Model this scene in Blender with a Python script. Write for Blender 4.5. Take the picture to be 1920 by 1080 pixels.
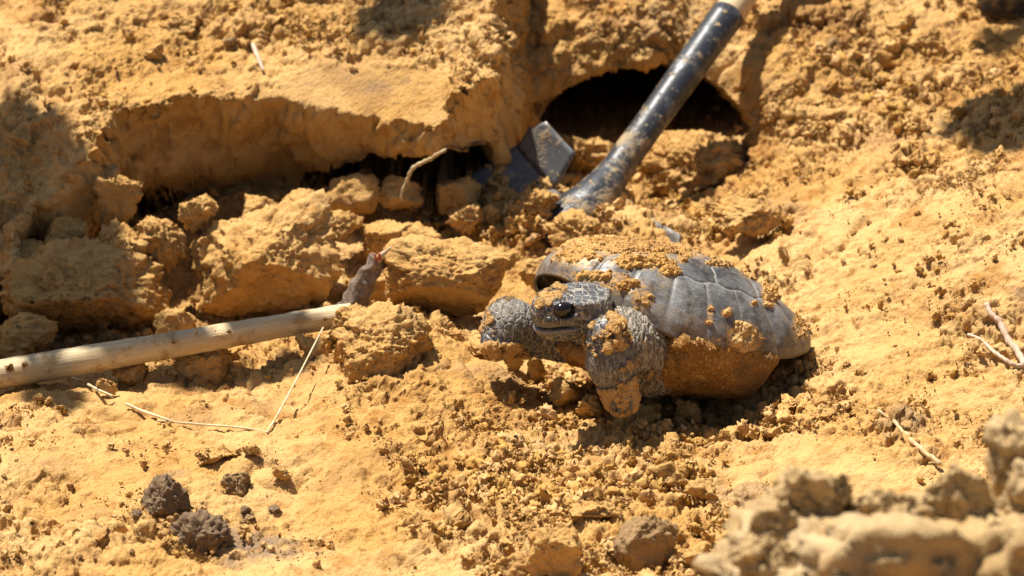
import bpy, bmesh, math, random
import numpy as np
from concurrent.futures import ThreadPoolExecutor
from mathutils import Vector, Matrix, kdtree

for _o in list(bpy.data.objects):
    bpy.data.objects.remove(_o)
SC = bpy.context.scene
COL = SC.collection

# ------------------------------------------------------------------ camera, sky, sun, exposure
PITCH = math.radians(22.0)
DIST = 4.0
LENS = 160.0
cam_d = bpy.data.cameras.new('camera')
cam_d.lens = LENS
cam_d.sensor_width = 36.0
cam_d.clip_start = 0.05
cam_d.clip_end = 400.0
cam_d.dof.use_dof = True
cam_d.dof.focus_distance = 3.96
cam_d.dof.aperture_fstop = 9.0
cam = bpy.data.objects.new('camera', cam_d)
COL.objects.link(cam)
CAM = np.array([0.0, -DIST * math.cos(PITCH), DIST * math.sin(PITCH)])
cam.location = CAM
cam.rotation_euler = (math.pi / 2 - PITCH, 0, 0)
SC.camera = cam

SUN_FROM = np.array([-0.30, 0.29, 0.95])          # direction towards the sun
SUN_FROM = SUN_FROM / np.linalg.norm(SUN_FROM)
world = bpy.data.worlds.new('World')
SC.world = world
world.use_nodes = True
wn = world.node_tree
bg = wn.nodes['Background']
sky = wn.nodes.new('ShaderNodeTexSky')
sky.sky_type = 'NISHITA'
sky.sun_disc = False
sky.sun_elevation = math.asin(SUN_FROM[2])
sky.sun_rotation = math.atan2(SUN_FROM[0], SUN_FROM[1])
sky.air_density = 1.0
sky.dust_density = 1.6
sky.ozone_density = 1.0
wn.links.new(sky.outputs[0], bg.inputs[0])
bg.inputs[1].default_value = 0.05
sun_d = bpy.data.lights.new('sun', 'SUN')
sun_d.energy = 5.0
sun_d.angle = math.radians(0.53)
sun_d.color = (1.0, 0.95, 0.87)
sun = bpy.data.objects.new('sun', sun_d)
COL.objects.link(sun)
sun.rotation_euler = Vector(-SUN_FROM).to_track_quat('-Z', 'Y').to_euler()
sun.location = (-1, 2, 4)
SC.view_settings.view_transform = 'Standard'
SC.view_settings.look = 'None'
SC.view_settings.exposure = 0.76
SC.view_settings.gamma = 1.0
SC.view_settings.use_curve_mapping = False
SC.render.engine = 'CYCLES'
SC.cycles.max_bounces = 8
SC.cycles.diffuse_bounces = 2
SC.cycles.use_denoising = True
SC.cycles.denoiser = 'OPENIMAGEDENOISE'
SC.cycles.denoising_input_passes = 'RGB_ALBEDO_NORMAL'
SC.cycles.denoising_prefilter = 'NONE'

# ------------------------------------------------------------------ helpers: picking points, noise, meshes
F_AX = np.array([0, math.cos(PITCH), -math.sin(PITCH)])
U_AX = np.array([0, math.sin(PITCH), math.cos(PITCH)])
R_AX = np.array([1.0, 0, 0])
WIDTH = 36.0 / LENS


def ray(u, v):
    return F_AX + (u - 960) / 1920 * WIDTH * R_AX + (540 - v) / 1920 * WIDTH * U_AX


def PZ(u, v, z):
    """the point of the place seen at photo position (u, v) at height z"""
    r = ray(u, v)
    return CAM + r * ((z - CAM[2]) / r[2])


def PY(u, v, y):
    r = ray(u, v)
    return CAM + r * ((y - CAM[1]) / r[1])


def proj(p):
    q = np.asarray(p, float) - CAM
    d = q @ F_AX
    return np.stack([960 + (q @ R_AX) / d / WIDTH * 1920, 540 - (q @ U_AX) / d / WIDTH * 1920], -1)


def sstep(a, b, x):
    t = np.clip((x - a) / (b - a), 0, 1)
    return t * t * (3 - 2 * t)


def smin(a, b, k):
    h = np.clip(0.5 + 0.5 * (b - a) / k, 0, 1)
    return b * (1 - h) + a * h - k * h * (1 - h)


def smax(a, b, k):
    return -smin(-a, -b, k)


_G = np.random.default_rng(5).normal(size=(256, 3)).astype(np.float32)
_G /= np.linalg.norm(_G, axis=1, keepdims=True)
_G0, _G1, _G2 = (np.ascontiguousarray(_G[:, k]) for k in range(3))


_POOL = ThreadPoolExecutor(4)


def pn(P, f, seed=0):
    """gradient noise about -1..1 at points P (n,3), f features per metre"""
    P = np.asarray(P)
    n = len(P)
    if n <= 20000:
        return _pn(P, f, seed)
    return np.concatenate(list(_POOL.map(lambda i: _pn(P[i:i + 20000], f, seed), range(0, n, 20000))))


def _pn(P, f, seed):
    Q = (P.astype(np.float32) * np.float32(f)) + np.float32(seed * 17.31 + 0.37)
    Fl = np.floor(Q)
    I = Fl.astype(np.int32).astype(np.uint32)
    T = Q - Fl
    W = T * T * T * (T * (T * 6 - 15) + 10)
    out = np.zeros(len(Q), np.float32)
    t0, t1, t2 = T[:, 0].copy(), T[:, 1].copy(), T[:, 2].copy()
    w0, w1, w2 = W[:, 0].copy(), W[:, 1].copy(), W[:, 2].copy()
    i0, i1, i2 = I[:, 0].copy(), I[:, 1].copy(), I[:, 2].copy()
    for dx in (0, 1):
        wx = w0 if dx else 1 - w0
        hx = (i0 + np.uint32(dx)) * np.uint32(73856093)
        for dy in (0, 1):
            wy = wx * (w1 if dy else 1 - w1)
            hy = hx ^ ((i1 + np.uint32(dy)) * np.uint32(19349663))
            for dz in (0, 1):
                w = wy * (w2 if dz else 1 - w2)
                h = hy ^ ((i2 + np.uint32(dz)) * np.uint32(83492791))
                h = (h ^ (h >> np.uint32(13))) * np.uint32(1274126177)
                k = (h ^ (h >> np.uint32(16))) & np.uint32(255)
                out += w * (_G0[k] * (t0 - dx) + _G1[k] * (t1 - dy) + _G2[k] * (t2 - dz))
    return out * 1.6


def fbm(P, f, octaves=4, seed=0, gain=0.5, lac=2.03):
    s = 0
    a = 1.0
    for k in range(octaves):
        s = s + a * pn(P, f, seed + k * 3)
        f *= lac
        a *= gain
    return s


def crest(P, f, octaves=3, seed=0, gain=0.5):
    """noise with sharp ridges and rounded hollows"""
    s = 0
    a = 1.0
    for k in range(octaves):
        s = s + a * (0.6 - np.abs(pn(P, f, seed + k * 5)) * 2)
        f *= 2.07
        a *= gain
    return s


def mesh_from(name, verts, faces, attrs=None, smooth=True):
    me = bpy.data.meshes.new(name)
    verts = np.asarray(verts, np.float32)
    if isinstance(faces, np.ndarray):
        n, k = faces.shape
        me.vertices.add(len(verts))
        me.vertices.foreach_set('co', verts.ravel())
        me.loops.add(n * k)
        me.loops.foreach_set('vertex_index', faces.astype(np.int32).ravel())
        me.polygons.add(n)
        me.polygons.foreach_set('loop_start', np.arange(0, n * k, k, dtype=np.int32))
        me.update(calc_edges=True)
        me.validate()
    else:
        me.from_pydata(verts.tolist(), [], faces)
    if smooth:
        me.polygons.foreach_set('use_smooth', np.ones(len(me.polygons), bool))
    for k, a in (attrs or {}).items():
        at = me.attributes.new(k, 'FLOAT', 'POINT')
        at.data.foreach_set('value', np.asarray(a, np.float32))
    me.update()
    return me


def link(name, me, mat=None, parent=None, loc=None, label=None, cat=None, group=None, kind=None):
    o = bpy.data.objects.new(name, me)
    COL.objects.link(o)
    if mat is not None and me is not None and not me.materials:
        me.materials.append(mat)
    if parent is not None:
        o.parent = parent
    if loc is not None:
        o.location = loc
    for k, val in (('label', label), ('category', cat), ('group', group), ('kind', kind)):
        if val:
            o[k] = val
    return o


def grid_faces(nr, nc, wrap=False):
    r = np.arange(nr - 1)[:, None]
    c = np.arange(nc if wrap else nc - 1)[None, :]
    c2 = (c + 1) % nc
    return np.stack([r * nc + c, r * nc + c2, (r + 1) * nc + c2, (r + 1) * nc + c], -1).reshape(-1, 4)


def surface_nets(Fv, org, h):
    """quads around the zero level of a sampled distance field (negative inside)"""
    ins = Fv < 0
    nx, ny, nz = Fv.shape
    cnt = np.zeros((nx - 1, ny - 1, nz - 1), np.int8)
    for a in (0, 1):
        for b in (0, 1):
            for c in (0, 1):
                cnt += ins[a:nx - 1 + a, b:ny - 1 + b, c:nz - 1 + c]
    act = np.argwhere((cnt > 0) & (cnt < 8))
    idx = -np.ones(cnt.shape, np.int64)
    idx[act[:, 0], act[:, 1], act[:, 2]] = np.arange(len(act))
    corners = [(a, b, c) for a in (0, 1) for b in (0, 1) for c in (0, 1)]
    val = np.stack([Fv[act[:, 0] + a, act[:, 1] + b, act[:, 2] + c] for a, b, c in corners], 1)
    acc = np.zeros((len(act), 3))
    n = np.zeros(len(act))
    for i in range(8):
        for j in range(i + 1, 8):
            ci, cj = np.array(corners[i]), np.array(corners[j])
            if np.abs(ci - cj).sum() != 1:
                continue
            m = (val[:, i] < 0) != (val[:, j] < 0)
            t = val[m, i] / (val[m, i] - val[m, j])
            acc[m] += ci + t[:, None] * (cj - ci)
            n[m] += 1
    V = org + (act + acc / n[:, None]) * h
    quads = []
    for ax in range(3):
        o1, o2 = [a for a in range(3) if a != ax]
        s0 = [slice(None)] * 3
        s1 = [slice(None)] * 3
        s0[ax] = slice(0, -1)
        s1[ax] = slice(1, None)
        ch = ins[tuple(s0)] != ins[tuple(s1)]
        e = np.argwhere(ch)
        ok = (e[:, o1] > 0) & (e[:, o2] > 0) & (e[:, o1] < Fv.shape[o1] - 1) & (e[:, o2] < Fv.shape[o2] - 1)
        e = e[ok]
        flip = ins[e[:, 0], e[:, 1], e[:, 2]]
        q = []
        for d1, d2 in ((-1, -1), (0, -1), (0, 0), (-1, 0)):
            c = e.copy()
            c[:, o1] += d1
            c[:, o2] += d2
            q.append(idx[c[:, 0], c[:, 1], c[:, 2]])
        q = np.stack(q, 1)
        if ax == 1:
            flip = ~flip
        q[~flip] = q[~flip][:, ::-1]
        quads.append(q)
    return V, np.concatenate(quads)


def vnormals(V, Q):
    a, b, c = V[Q[:, 0]], V[Q[:, 1]], V[Q[:, 2]]
    n = np.cross(b - a, c - a)
    N = np.zeros_like(V)
    for k in range(Q.shape[1]):
        for ax in range(3):
            N[:, ax] += np.bincount(Q[:, k], n[:, ax], len(V))
    return N / (np.linalg.norm(N, axis=1, keepdims=True) + 1e-20)


def tube(pts, radii, seg=12, cap=True, wob=0.0, seed=0):
    """a swept round bar through the points"""
    pts = np.asarray(pts, float)
    n = len(pts)
    radii = np.broadcast_to(np.asarray(radii, float), (n,))
    T = np.gradient(pts, axis=0)
    T /= np.linalg.norm(T, axis=1, keepdims=True)
    ref = np.array([0, 0, 1.0]) if abs(T[0, 2]) < 0.9 else np.array([1.0, 0, 0])
    V = []
    for k in range(n):
        a = np.cross(T[k], ref)
        a /= np.linalg.norm(a)
        b = np.cross(a, T[k])
        ref = b
        th = np.arange(seg) / seg * 2 * math.pi
        V.append(pts[k] + radii[k] * (np.cos(th)[:, None] * a + np.sin(th)[:, None] * b))
    V = np.concatenate(V)
    if wob:
        V = V + wob * np.stack([pn(V, 1.2 / max(radii.max(), 1e-4), seed + s) for s in (0, 1, 2)], 1)
    Fc = [list(f) for f in grid_faces(n, seg, True)[:, ::-1]]
    if cap:
        Fc.append(list(range(seg)))
        Fc.append(list(range((n - 1) * seg, n * seg))[::-1])
    return V, Fc


def spline(P, n):
    """smooth curve through control points"""
    P = np.asarray(P, float)
    t = np.linspace(0, len(P) - 1, n)
    i = np.clip(np.floor(t).astype(int), 0, len(P) - 2)
    f = (t - i)[:, None]
    Q = np.vstack([2 * P[0] - P[1], P, 2 * P[-1] - P[-2]])
    p0, p1, p2, p3 = Q[i], Q[i + 1], Q[i + 2], Q[i + 3]
    return 0.5 * (2 * p1 + (p2 - p0) * f + (2 * p0 - 5 * p1 + 4 * p2 - p3) * f ** 2 + (3 * p1 - p0 - 3 * p2 + p3) * f ** 3)


# ------------------------------------------------------------------ materials
class NT:
    def __init__(self, name):
        self.m = bpy.data.materials.new(name)
        self.m.use_nodes = True
        self.t = self.m.node_tree
        self.t.nodes.clear()
        self.out = self.n('ShaderNodeOutputMaterial')
        self.b = self.n('ShaderNodeBsdfPrincipled')
        self.t.links.new(self.b.outputs[0], self.out.inputs[0])

    def n(self, ty, **kw):
        nd = self.t.nodes.new(ty)
        for k, v in kw.items():
            setattr(nd, k, v)
        return nd

    def s(self, sock, v):
        if hasattr(v, 'is_output') or isinstance(v, bpy.types.NodeSocket):
            self.t.links.new(v, sock)
        elif v is not None:
            if isinstance(v, tuple) and len(v) == 3 and sock.type == 'RGBA':
                v = v + (1,)
            sock.default_value = v

    def math(self, op, a, b=None, c=None, clamp=False):
        nd = self.n('ShaderNodeMath', operation=op, use_clamp=clamp)
        for i, v in enumerate((a, b, c)):
            if v is not None:
                self.s(nd.inputs[i], v)
        return nd.outputs[0]

    def mix(self, f, a, b, blend='MIX'):
        nd = self.n('ShaderNodeMix', data_type='RGBA', blend_type=blend)
        self.s(nd.inputs[0], f)
        self.s(nd.inputs[6], a)
        self.s(nd.inputs[7], b)
        return nd.outputs[2]

    def fmix(self, f, a, b):
        nd = self.n('ShaderNodeMix', data_type='FLOAT')
        self.s(nd.inputs[0], f)
        self.s(nd.inputs[2], a)
        self.s(nd.inputs[3], b)
        return nd.outputs[0]

    def ramp(self, x, a, b, lo=0.0, hi=1.0):
        nd = self.n('ShaderNodeMapRange', interpolation_type='SMOOTHSTEP')
        self.s(nd.inputs[0], x)
        for i, v in enumerate((a, b, lo, hi)):
            self.s(nd.inputs[i + 1], v)
        return nd.outputs[0]

    def noise(self, co, scale, detail=4, rough=0.55, dist=0.0):
        nd = self.n('ShaderNodeTexNoise')
        self.s(nd.inputs['Vector'], co)
        nd.inputs['Scale'].default_value = scale
        nd.inputs['Detail'].default_value = detail
        nd.inputs['Roughness'].default_value = rough
        nd.inputs['Distortion'].default_value = dist
        return nd.outputs[0]

    def vor(self, co, scale, feature='F1', rnd=1.0, out=0):
        nd = self.n('ShaderNodeTexVoronoi', feature=feature)
        self.s(nd.inputs['Vector'], co)
        nd.inputs['Scale'].default_value = scale
        nd.inputs['Randomness'].default_value = rnd
        return nd.outputs[out]

    def attr(self, name, out=2):
        nd = self.n('ShaderNodeAttribute', attribute_name=name)
        return nd.outputs[out]

    def obj(self):
        return self.n('ShaderNodeTexCoord').outputs['Object']

    def vmap(self, co, scale=(1, 1, 1), rot=(0, 0, 0), loc=(0, 0, 0)):
        nd = self.n('ShaderNodeMapping')
        self.s(nd.inputs[0], co)
        nd.inputs['Scale'].default_value = scale
        nd.inputs['Rotation'].default_value = rot
        nd.inputs['Location'].default_value = loc
        return nd.outputs[0]

    def disp(self, h, method='BOTH'):
        nd = self.n('ShaderNodeDisplacement')
        nd.inputs['Midlevel'].default_value = 0.0
        nd.inputs['Scale'].default_value = 1.0
        self.s(nd.inputs['Height'], h)
        self.t.links.new(nd.outputs[0], self.out.inputs['Displacement'])
        self.m.displacement_method = method

    def set(self, **kw):
        for k, v in kw.items():
            self.s(self.b.inputs[k.replace('_', ' ')], v)


OCHRE = (0.568, 0.316, 0.096)
PALE = (0.670, 0.420, 0.168)
DEEP = (0.385, 0.172, 0.038)
GREYB = (0.290, 0.195, 0.118)


def soil_material(name, ochre=OCHRE, pale=PALE, deep=DEEP, grey=GREYB, crumb_amp=1.0, fine_amp=1.0, grey_amt=0.5, use_attr=False, rand=False, unit=1.0):
    n = NT(name)
    co = n.obj()
    big = n.noise(co, 6.0 * unit, 2, 0.6)
    mid = n.noise(co, 24.0 * unit, 4, 0.68)
    fin = n.noise(co, 380.0 * unit, 4, 0.75)
    c = n.mix(n.ramp(big, 0.36, 0.64), ochre, pale)
    c = n.mix(n.math('MULTIPLY', n.ramp(mid, 0.48, 0.70), 0.8), c, deep)
    c = n.mix(n.math('MULTIPLY', n.ramp(n.noise(n.vmap(co, loc=(4, 9, 2)), 13.0 * unit, 3, 0.6), 0.54, 0.68), 0.55), c, tuple(0.62 * d + 0.38 * g_ for d, g_ in zip(deep, grey)))
    c = n.mix(n.math('MULTIPLY', n.ramp(fin, 0.52, 0.72), 0.5), c, pale)
    c = n.mix(n.math('MULTIPLY', n.ramp(fin, 0.46, 0.30), 0.5), c, deep)  # fine dark flecks in the colour stand in for tiny shadows between grains
    st = n.math('MULTIPLY', n.ramp(mid, 0.36, 0.26), grey_amt)
    if use_attr:
        st = n.math('MAXIMUM', st, n.attr('stain'))
    c = n.mix(st, c, grey)
    if rand:
        r = n.n('ShaderNodeObjectInfo').outputs['Random']
        hs = n.n('ShaderNodeHueSaturation')
        n.s(hs.inputs['Color'], c)
        n.s(hs.inputs['Value'], n.ramp(r, 0, 1, 0.80, 1.06))
        n.s(hs.inputs['Saturation'], n.ramp(r, 0, 1, 1.08, 0.95))
        c = hs.outputs[0]
    n.set(Base_Color=c, Roughness=0.95)
    n.b.inputs['Specular IOR Level'].default_value = 0.12
    bp = n.n('ShaderNodeBump')
    bp.inputs['Distance'].default_value = 0.0022 * fine_amp * (1.0 if unit == 1.0 else 0.5)
    bp.inputs['Strength'].default_value = 1.0
    n.s(bp.inputs['Height'], n.math('ADD', fin, n.math('MULTIPLY', mid, 1.0)))
    n.s(n.b.inputs['Normal'], bp.outputs[0])
    # relief: crumbs of two sizes and a sandy grain
    warp = n.n('ShaderNodeVectorMath', operation='ADD')
    n.s(warp.inputs[0], co)
    wv = n.n('ShaderNodeVectorMath', operation='SCALE')
    nz = n.n('ShaderNodeTexNoise')
    n.s(nz.inputs['Vector'], co)
    nz.inputs['Scale'].default_value = 90.0 * unit
    nz.inputs['Detail'].default_value = 3.0
    n.s(wv.inputs[0], nz.outputs[1])
    wv.inputs['Scale'].default_value = 0.009 / unit
    n.s(warp.inputs[1], wv.outputs[0])
    w = warp.outputs[0]
    # broken pieces at uneven heights, sharp crests, and a coarse grain over all
    vc = n.n('ShaderNodeTexVoronoi', feature='F1')
    n.s(vc.inputs['Vector'], w)
    vc.inputs['Scale'].default_value = 80.0 * unit
    bw = n.n('ShaderNodeRGBToBW')
    n.s(bw.inputs[0], vc.outputs[1])
    m1 = n.ramp(n.noise(co, 30.0 * unit, 3, 0.6), 0.45, 0.60)
    nb = n.n('ShaderNodeTexNoise')
    nb.noise_type = 'RIDGED_MULTIFRACTAL'
    n.s(nb.inputs['Vector'], w)
    nb.inputs['Scale'].default_value = 55.0 * unit
    nb.inputs['Detail'].default_value = 4.0
    nb.inputs['Roughness'].default_value = 0.6
    vd = n.n('ShaderNodeTexVoronoi', feature='F1')
    n.s(vd.inputs['Vector'], w)
    vd.inputs['Scale'].default_value = 38.0 * unit
    bd_ = n.n('ShaderNodeRGBToBW')
    n.s(bd_.inputs[0], vd.outputs[1])
    m2 = n.ramp(n.noise(n.vmap(co, loc=(5, 1, 8)), 14.0 * unit, 3, 0.6), 0.47, 0.60)
    h = n.math('MULTIPLY', n.math('MULTIPLY', n.math('SUBTRACT', bw.outputs[0], 0.35), m1), 0.0075 * crumb_amp)
    h = n.math('MULTIPLY_ADD', n.math('MULTIPLY', n.math('SUBTRACT', bd_.outputs[0], 0.4), m2), 0.0105 * crumb_amp, h)
    h = n.math('MULTIPLY_ADD', n.ramp(nb.outputs[0], 0.2, 1.8, -0.4, 0.6), 0.0028 * crumb_amp, h)
    h = n.math('MULTIPLY_ADD', n.math('SUBTRACT', n.noise(w, 75.0 * unit, 7, 0.78), 0.5), 0.0170 * crumb_amp, h)
    if use_attr:
        h = n.math('MULTIPLY', h, n.attr('crumble'))
    h = n.math('MULTIPLY_ADD', n.math('SUBTRACT', n.noise(co, 330.0 * unit, 4, 0.75), 0.5), 0.0034 * fine_amp, h)
    h = n.math('MULTIPLY', h, 1.0 / unit)
    n.disp(h, 'DISPLACEMENT')
    return n.m


M_GROUND = soil_material('soil_ground', crumb_amp=1.1, use_attr=True)
M_CLOD = soil_material('soil_clod', crumb_amp=0.8)
M_CRUMB = soil_material('soil_crumb', crumb_amp=0.35, fine_amp=0.8, grey_amt=0.3, rand=True, unit=0.004)
M_GREYMOUND = soil_material('soil_mound', ochre=(0.52, 0.345, 0.15), pale=(0.60, 0.44, 0.24), deep=(0.40, 0.24, 0.095), grey=(0.33, 0.255, 0.19), crumb_amp=1.3, grey_amt=0.7)
M_DARKCLOD = soil_material('soil_dark', ochre=(0.215, 0.142, 0.082), pale=(0.30, 0.20, 0.115), deep=(0.145, 0.092, 0.053), grey=(0.33, 0.21, 0.11), crumb_amp=0.5)
M_GREYCLOD = soil_material('soil_grey', ochre=(0.33, 0.205, 0.095), pale=(0.46, 0.29, 0.13), deep=(0.22, 0.135, 0.066), grey=(0.2, 0.13, 0.085), crumb_amp=0.7)

# ------------------------------------------------------------------ the ground: one sheet, the bank and its undercut face, the hollow and the burrow
C45 = math.sqrt(0.5)


def xbh(p):
    p = np.asarray(p, float)
    return np.stack([p[..., 0], C45 * (p[..., 1] + p[..., 2]), C45 * (p[..., 2] - p[..., 1])], -1)


def xyz(x, b, h):
    return np.stack([x, C45 * (b - h), C45 * (b + h)], -1)


def tps_fit(X, val):
    X = np.asarray(X)
    n = len(X)
    r = np.linalg.norm(X[:, None] - X[None], axis=-1)
    K = np.where(r > 0, r * r * np.log(r + 1e-12), 0) + 2e-5 * np.eye(n)
    A = np.zeros((n + 3, n + 3))
    A[:n, :n] = K
    A[:n, n] = 1
    A[:n, n + 1:] = X
    A[n:, :n] = A[:n, n:].T
    return X, np.linalg.solve(A, np.concatenate([val, np.zeros(3)]))


def tps_eval(fit, X):
    C, w = fit
    out = w[len(C)] + X @ w[len(C) + 1:]
    for c, wi in zip(C, w):
        d2 = ((X - c) ** 2).sum(-1)
        out = out + wi * 0.5 * d2 * np.log(d2 + 1e-18)
    return out


_cp = [  # photo position and height of the bare ground
    (-400, 1250, 0), (300, 1250, 0), (960, 1250, 0.0), (1600, 1250, 0.02), (2300, 1250, 0.03),
    (0, 1080, 0), (500, 1080, 0), (1000, 1080, 0.005), (1500, 1080, 0.01), (1920, 1080, 0.02), (-350, 1000, 0), (2250, 1000, 0.03),
    (0, 900, 0), (480, 900, 0.002), (960, 900, 0), (1400, 900, 0), (1900, 900, 0.02),
    (0, 765, 0.003), (300, 770, 0.002), (600, 750, 0.004), (900, 760, 0.0), (1640, 780, 0.012), (1900, 760, 0.025), (2250, 700, 0.05),
    (0, 680, -0.035), (200, 660, -0.045), (400, 640, -0.045), (560, 630, -0.03), (100, 560, -0.055), (300, 520, -0.050), (500, 450, -0.012), (430, 412, -0.010), (570, 398, -0.004), (660, 374, 0.0), (760, 372, 0.003), (850, 368, 0.008),
    (700, 430, -0.008), (850, 425, -0.003), (-350, 640, -0.03), (-350, 500, -0.04),
    (700, 640, 0.018), (770, 600, 0.015), (640, 690, 0.012), (850, 600, -0.012), (900, 560, -0.02),
    (1080, 730, -0.032), (1180, 745, -0.036), (1290, 735, -0.036), (1390, 705, -0.022), (1000, 690, -0.012), (1510, 700, 0.002), (1200, 830, 0.0),
    (1100, 470, -0.01), (1000, 430, 0.012), (900, 352, 0.020), (960, 362, 0.028), (1030, 390, 0.020), (1090, 420, 0.014), (1150, 440, 0.014), (1215, 436, 0.024), (1300, 440, 0.015), (1600, 600, 0.025), (1900, 600, 0.055), (1600, 450, 0.05), (1900, 450, 0.09),
    (1480, 380, 0.035), (1420, 330, 0.02), (1340, 380, -0.005), (1260, 400, -0.01), (1180, 360, -0.03), (1300, 300, -0.02),
    (1080, 280, -0.02), (1500, 250, 0.045), (1450, 150, 0.08), (1350, 90, 0.085), (1200, 90, 0.088), (1050, 110, 0.072), (985, 180, 0.042),
    (1600, 100, 0.09), (1900, 300, 0.10), (1900, 100, 0.115), (1200, 0, 0.12), (1500, 0, 0.12), (1000, 0, 0.112), (1900, 0, 0.125), (2250, 300, 0.14), (2250, 0, 0.2),
    (930, 300, -0.03), (150, 420, -0.03), (-300, 350, -0.03),
]
_w = xbh(np.array([PZ(u, v, z) for u, v, z in _cp]))
for _x in (-0.8, -0.3, 0.3, 0.8):                     # the plateau behind, out of the picture
    _w = np.vstack([_w, xbh(np.array([[_x, 0.62, 0.20], [_x, 0.95, 0.26]]))])
_fit = tps_fit(_w[:, :2], _w[:, 2])


def lin(a, b, n):
    return np.linspace(a, b, n, endpoint=False)


def stretch(a, b, n, p=2.6):
    return a + (b - a) * (np.arange(1, n + 1) / n) ** p


NXC, NBC = 900, 700
gx = np.concatenate([stretch(-0.56, -14, 46)[::-1], lin(-0.56, 0.56, NXC), [0.56], stretch(0.56, 14, 46)])
gb = np.concatenate([stretch(-0.42, -12, 46)[::-1], lin(-0.42, 0.42, NBC), [0.42], stretch(0.42, 14, 46)])
NX, NB = len(gx), len(gb)

# the edge of the overhanging block: photo position and height
_edge = [(-420, 520, 0.03), (-80, 450, 0.06), (10, 400, 0.08), (60, 322, 0.09), (110, 305, 0.095), (190, 268, 0.10), (222, 215, 0.11), (330, 190, 0.112), (450, 184, 0.112), (520, 176, 0.112),
         (600, 196, 0.108), (700, 214, 0.105), (805, 238, 0.103), (850, 205, 0.115), (905, 165, 0.13), (960, 150, 0.135)]
_ew = np.array([PZ(u, v, z) for u, v, z in _edge])
_tw = np.array([PZ(u, v, z) for u, v, z in _edge[:9] + [(500, 172, 0.114), (560, 152, 0.124), (640, 144, 0.130), (740, 142, 0.134), (830, 146, 0.138), (905, 150, 0.14), (960, 145, 0.14)]])
_fa, _fb, _fc = (xbh(PZ(*q)) for q in ((505, 172, 0.113), (805, 238, 0.104), (760, 144, 0.134)))
_fm = np.linalg.solve(np.stack([[q[0], q[1], 1] for q in (_fa, _fb, _fc)]), [q[2] for q in (_fa, _fb, _fc)])
_xr = PZ(925, 120, 0.13)[0]


def ground_height(X, B, fine=True):
    """height along the sheet's own normal at (X, B), flat arrays"""
    Q0 = np.stack([X, B * 1.0, np.zeros_like(X)], -1)
    be = C45 * (np.interp(X, _ew[:, 0], _ew[:, 1]) + np.interp(X, _ew[:, 0], _ew[:, 2]))
    rag = 0.25 + 0.75 * np.exp(-((B - be - 0.006) / 0.016) ** 2)           # the lip is ragged, the cut face below it is not
    wx = X + 0.012 * pn(Q0, 14, 1) + rag * (0.009 * crest(Q0, 38, 2, 2) + (0.004 * pn(Q0, 120, 9) if fine else 0))
    wb = B + 0.006 * pn(Q0, 15, 3) + rag * (0.0055 * crest(Q0, 42, 2, 4) + (0.0030 * pn(Q0, 130, 10) if fine else 0))
    ye = np.interp(wx, _ew[:, 0], _ew[:, 1])
    ze = np.interp(wx, _ew[:, 0], _ew[:, 2])
    yt = np.interp(wx, _tw[:, 0], _tw[:, 1])
    zt = np.interp(wx, _tw[:, 0], _tw[:, 2])
    o = 0.46
    face = (wb * (1 + o) - (ye + o * ze) / C45) / (1 - o)
    o2 = 0.85                                                    # the foot of the face is undercut
    y2, z2 = ye + 0.030, ze - 0.070
    face = np.minimum(face, (wb * (1 + o2) - (y2 + o2 * z2) / C45) / (1 - o2))
    m = 0.22
    top = (zt - m * yt + C45 * wb * (m - 1)) / (C45 * (1 + m))
    top = top + 0.007 * fbm(Q0, 9, 3, 21)
    blk = smin(face, top, 0.006)
    facet = _fm[0] * X + _fm[1] * B + _fm[2] + 0.0012 * pn(Q0, 25, 30) - 0.008 * sstep(PZ(520, 170, .1)[0], PZ(720, 170, .1)[0], X)
    inx = sstep(PZ(470, 170, .1)[0], PZ(505, 170, .1)[0], wx) * (1 - sstep(PZ(830, 200, .1)[0], PZ(900, 200, .1)[0], wx))
    facet = facet + (1 - inx) * 0.08
    smooth = inx * sstep(0.006, -0.004, facet - blk)
    blk = np.minimum(blk, facet)
    right = -0.02 - (wx - _xr) / 0.16 - 0.15 * (B - 0.2)
    blk = smin(blk, right, 0.012)
    return blk, smooth


GX, GB = np.meshgrid(gx, gb)
fx, fb = GX.ravel(), GB.ravel()
# base by thin plate on a coarse lattice, then bilinear
cxs = np.linspace(-1.0, 1.0, 221)
cbs = np.linspace(-0.75, 0.85, 181)
CX, CB = np.meshgrid(cxs, cbs)
_cbase = tps_eval(_fit, np.stack([CX.ravel(), CB.ravel()], -1)).reshape(CX.shape)


def bilin(x, b):
    i = np.clip((x - cxs[0]) / (cxs[1] - cxs[0]), 0, len(cxs) - 1.001)
    j = np.clip((b - cbs[0]) / (cbs[1] - cbs[0]), 0, len(cbs) - 1.001)
    i0, j0 = i.astype(int), j.astype(int)
    a, c = i - i0, j - j0
    A = _cbase
    return (A[j0, i0] * (1 - a) + A[j0, i0 + 1] * a) * (1 - c) + (A[j0 + 1, i0] * (1 - a) + A[j0 + 1, i0 + 1] * a) * c


def far_plane(b):                    # open ground away from the picture: level
    return np.where(b < 0, -b + 0.01, -b + 0.30)


def full_height(X, B, fine=True):
    base = bilin(X, B)
    away = np.maximum(sstep(0.6, 0.95, np.abs(X)), np.maximum(sstep(0.55, 0.8, B), sstep(-0.45, -0.7, B)))
    base = base * (1 - away) + far_plane(B) * away
    blk, smooth = ground_height(X, B, fine)
    blk = np.where(X < -0.75, blk - (-0.75 - X) * 3, blk)
    H = smax(base, np.where(away > 0.99, -99, blk), 0.006)
    isblk = sstep(-0.002, 0.006, blk - base) * (away < 0.99)
    return H, isblk, smooth * isblk


H, ISBLK, SMOOTH = full_height(fx, fb)
P = xyz(fx, fb, H)

# burrow mouth: an arch pressed into the bank, running back and down
def px_of(p):
    return proj(p)


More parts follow.
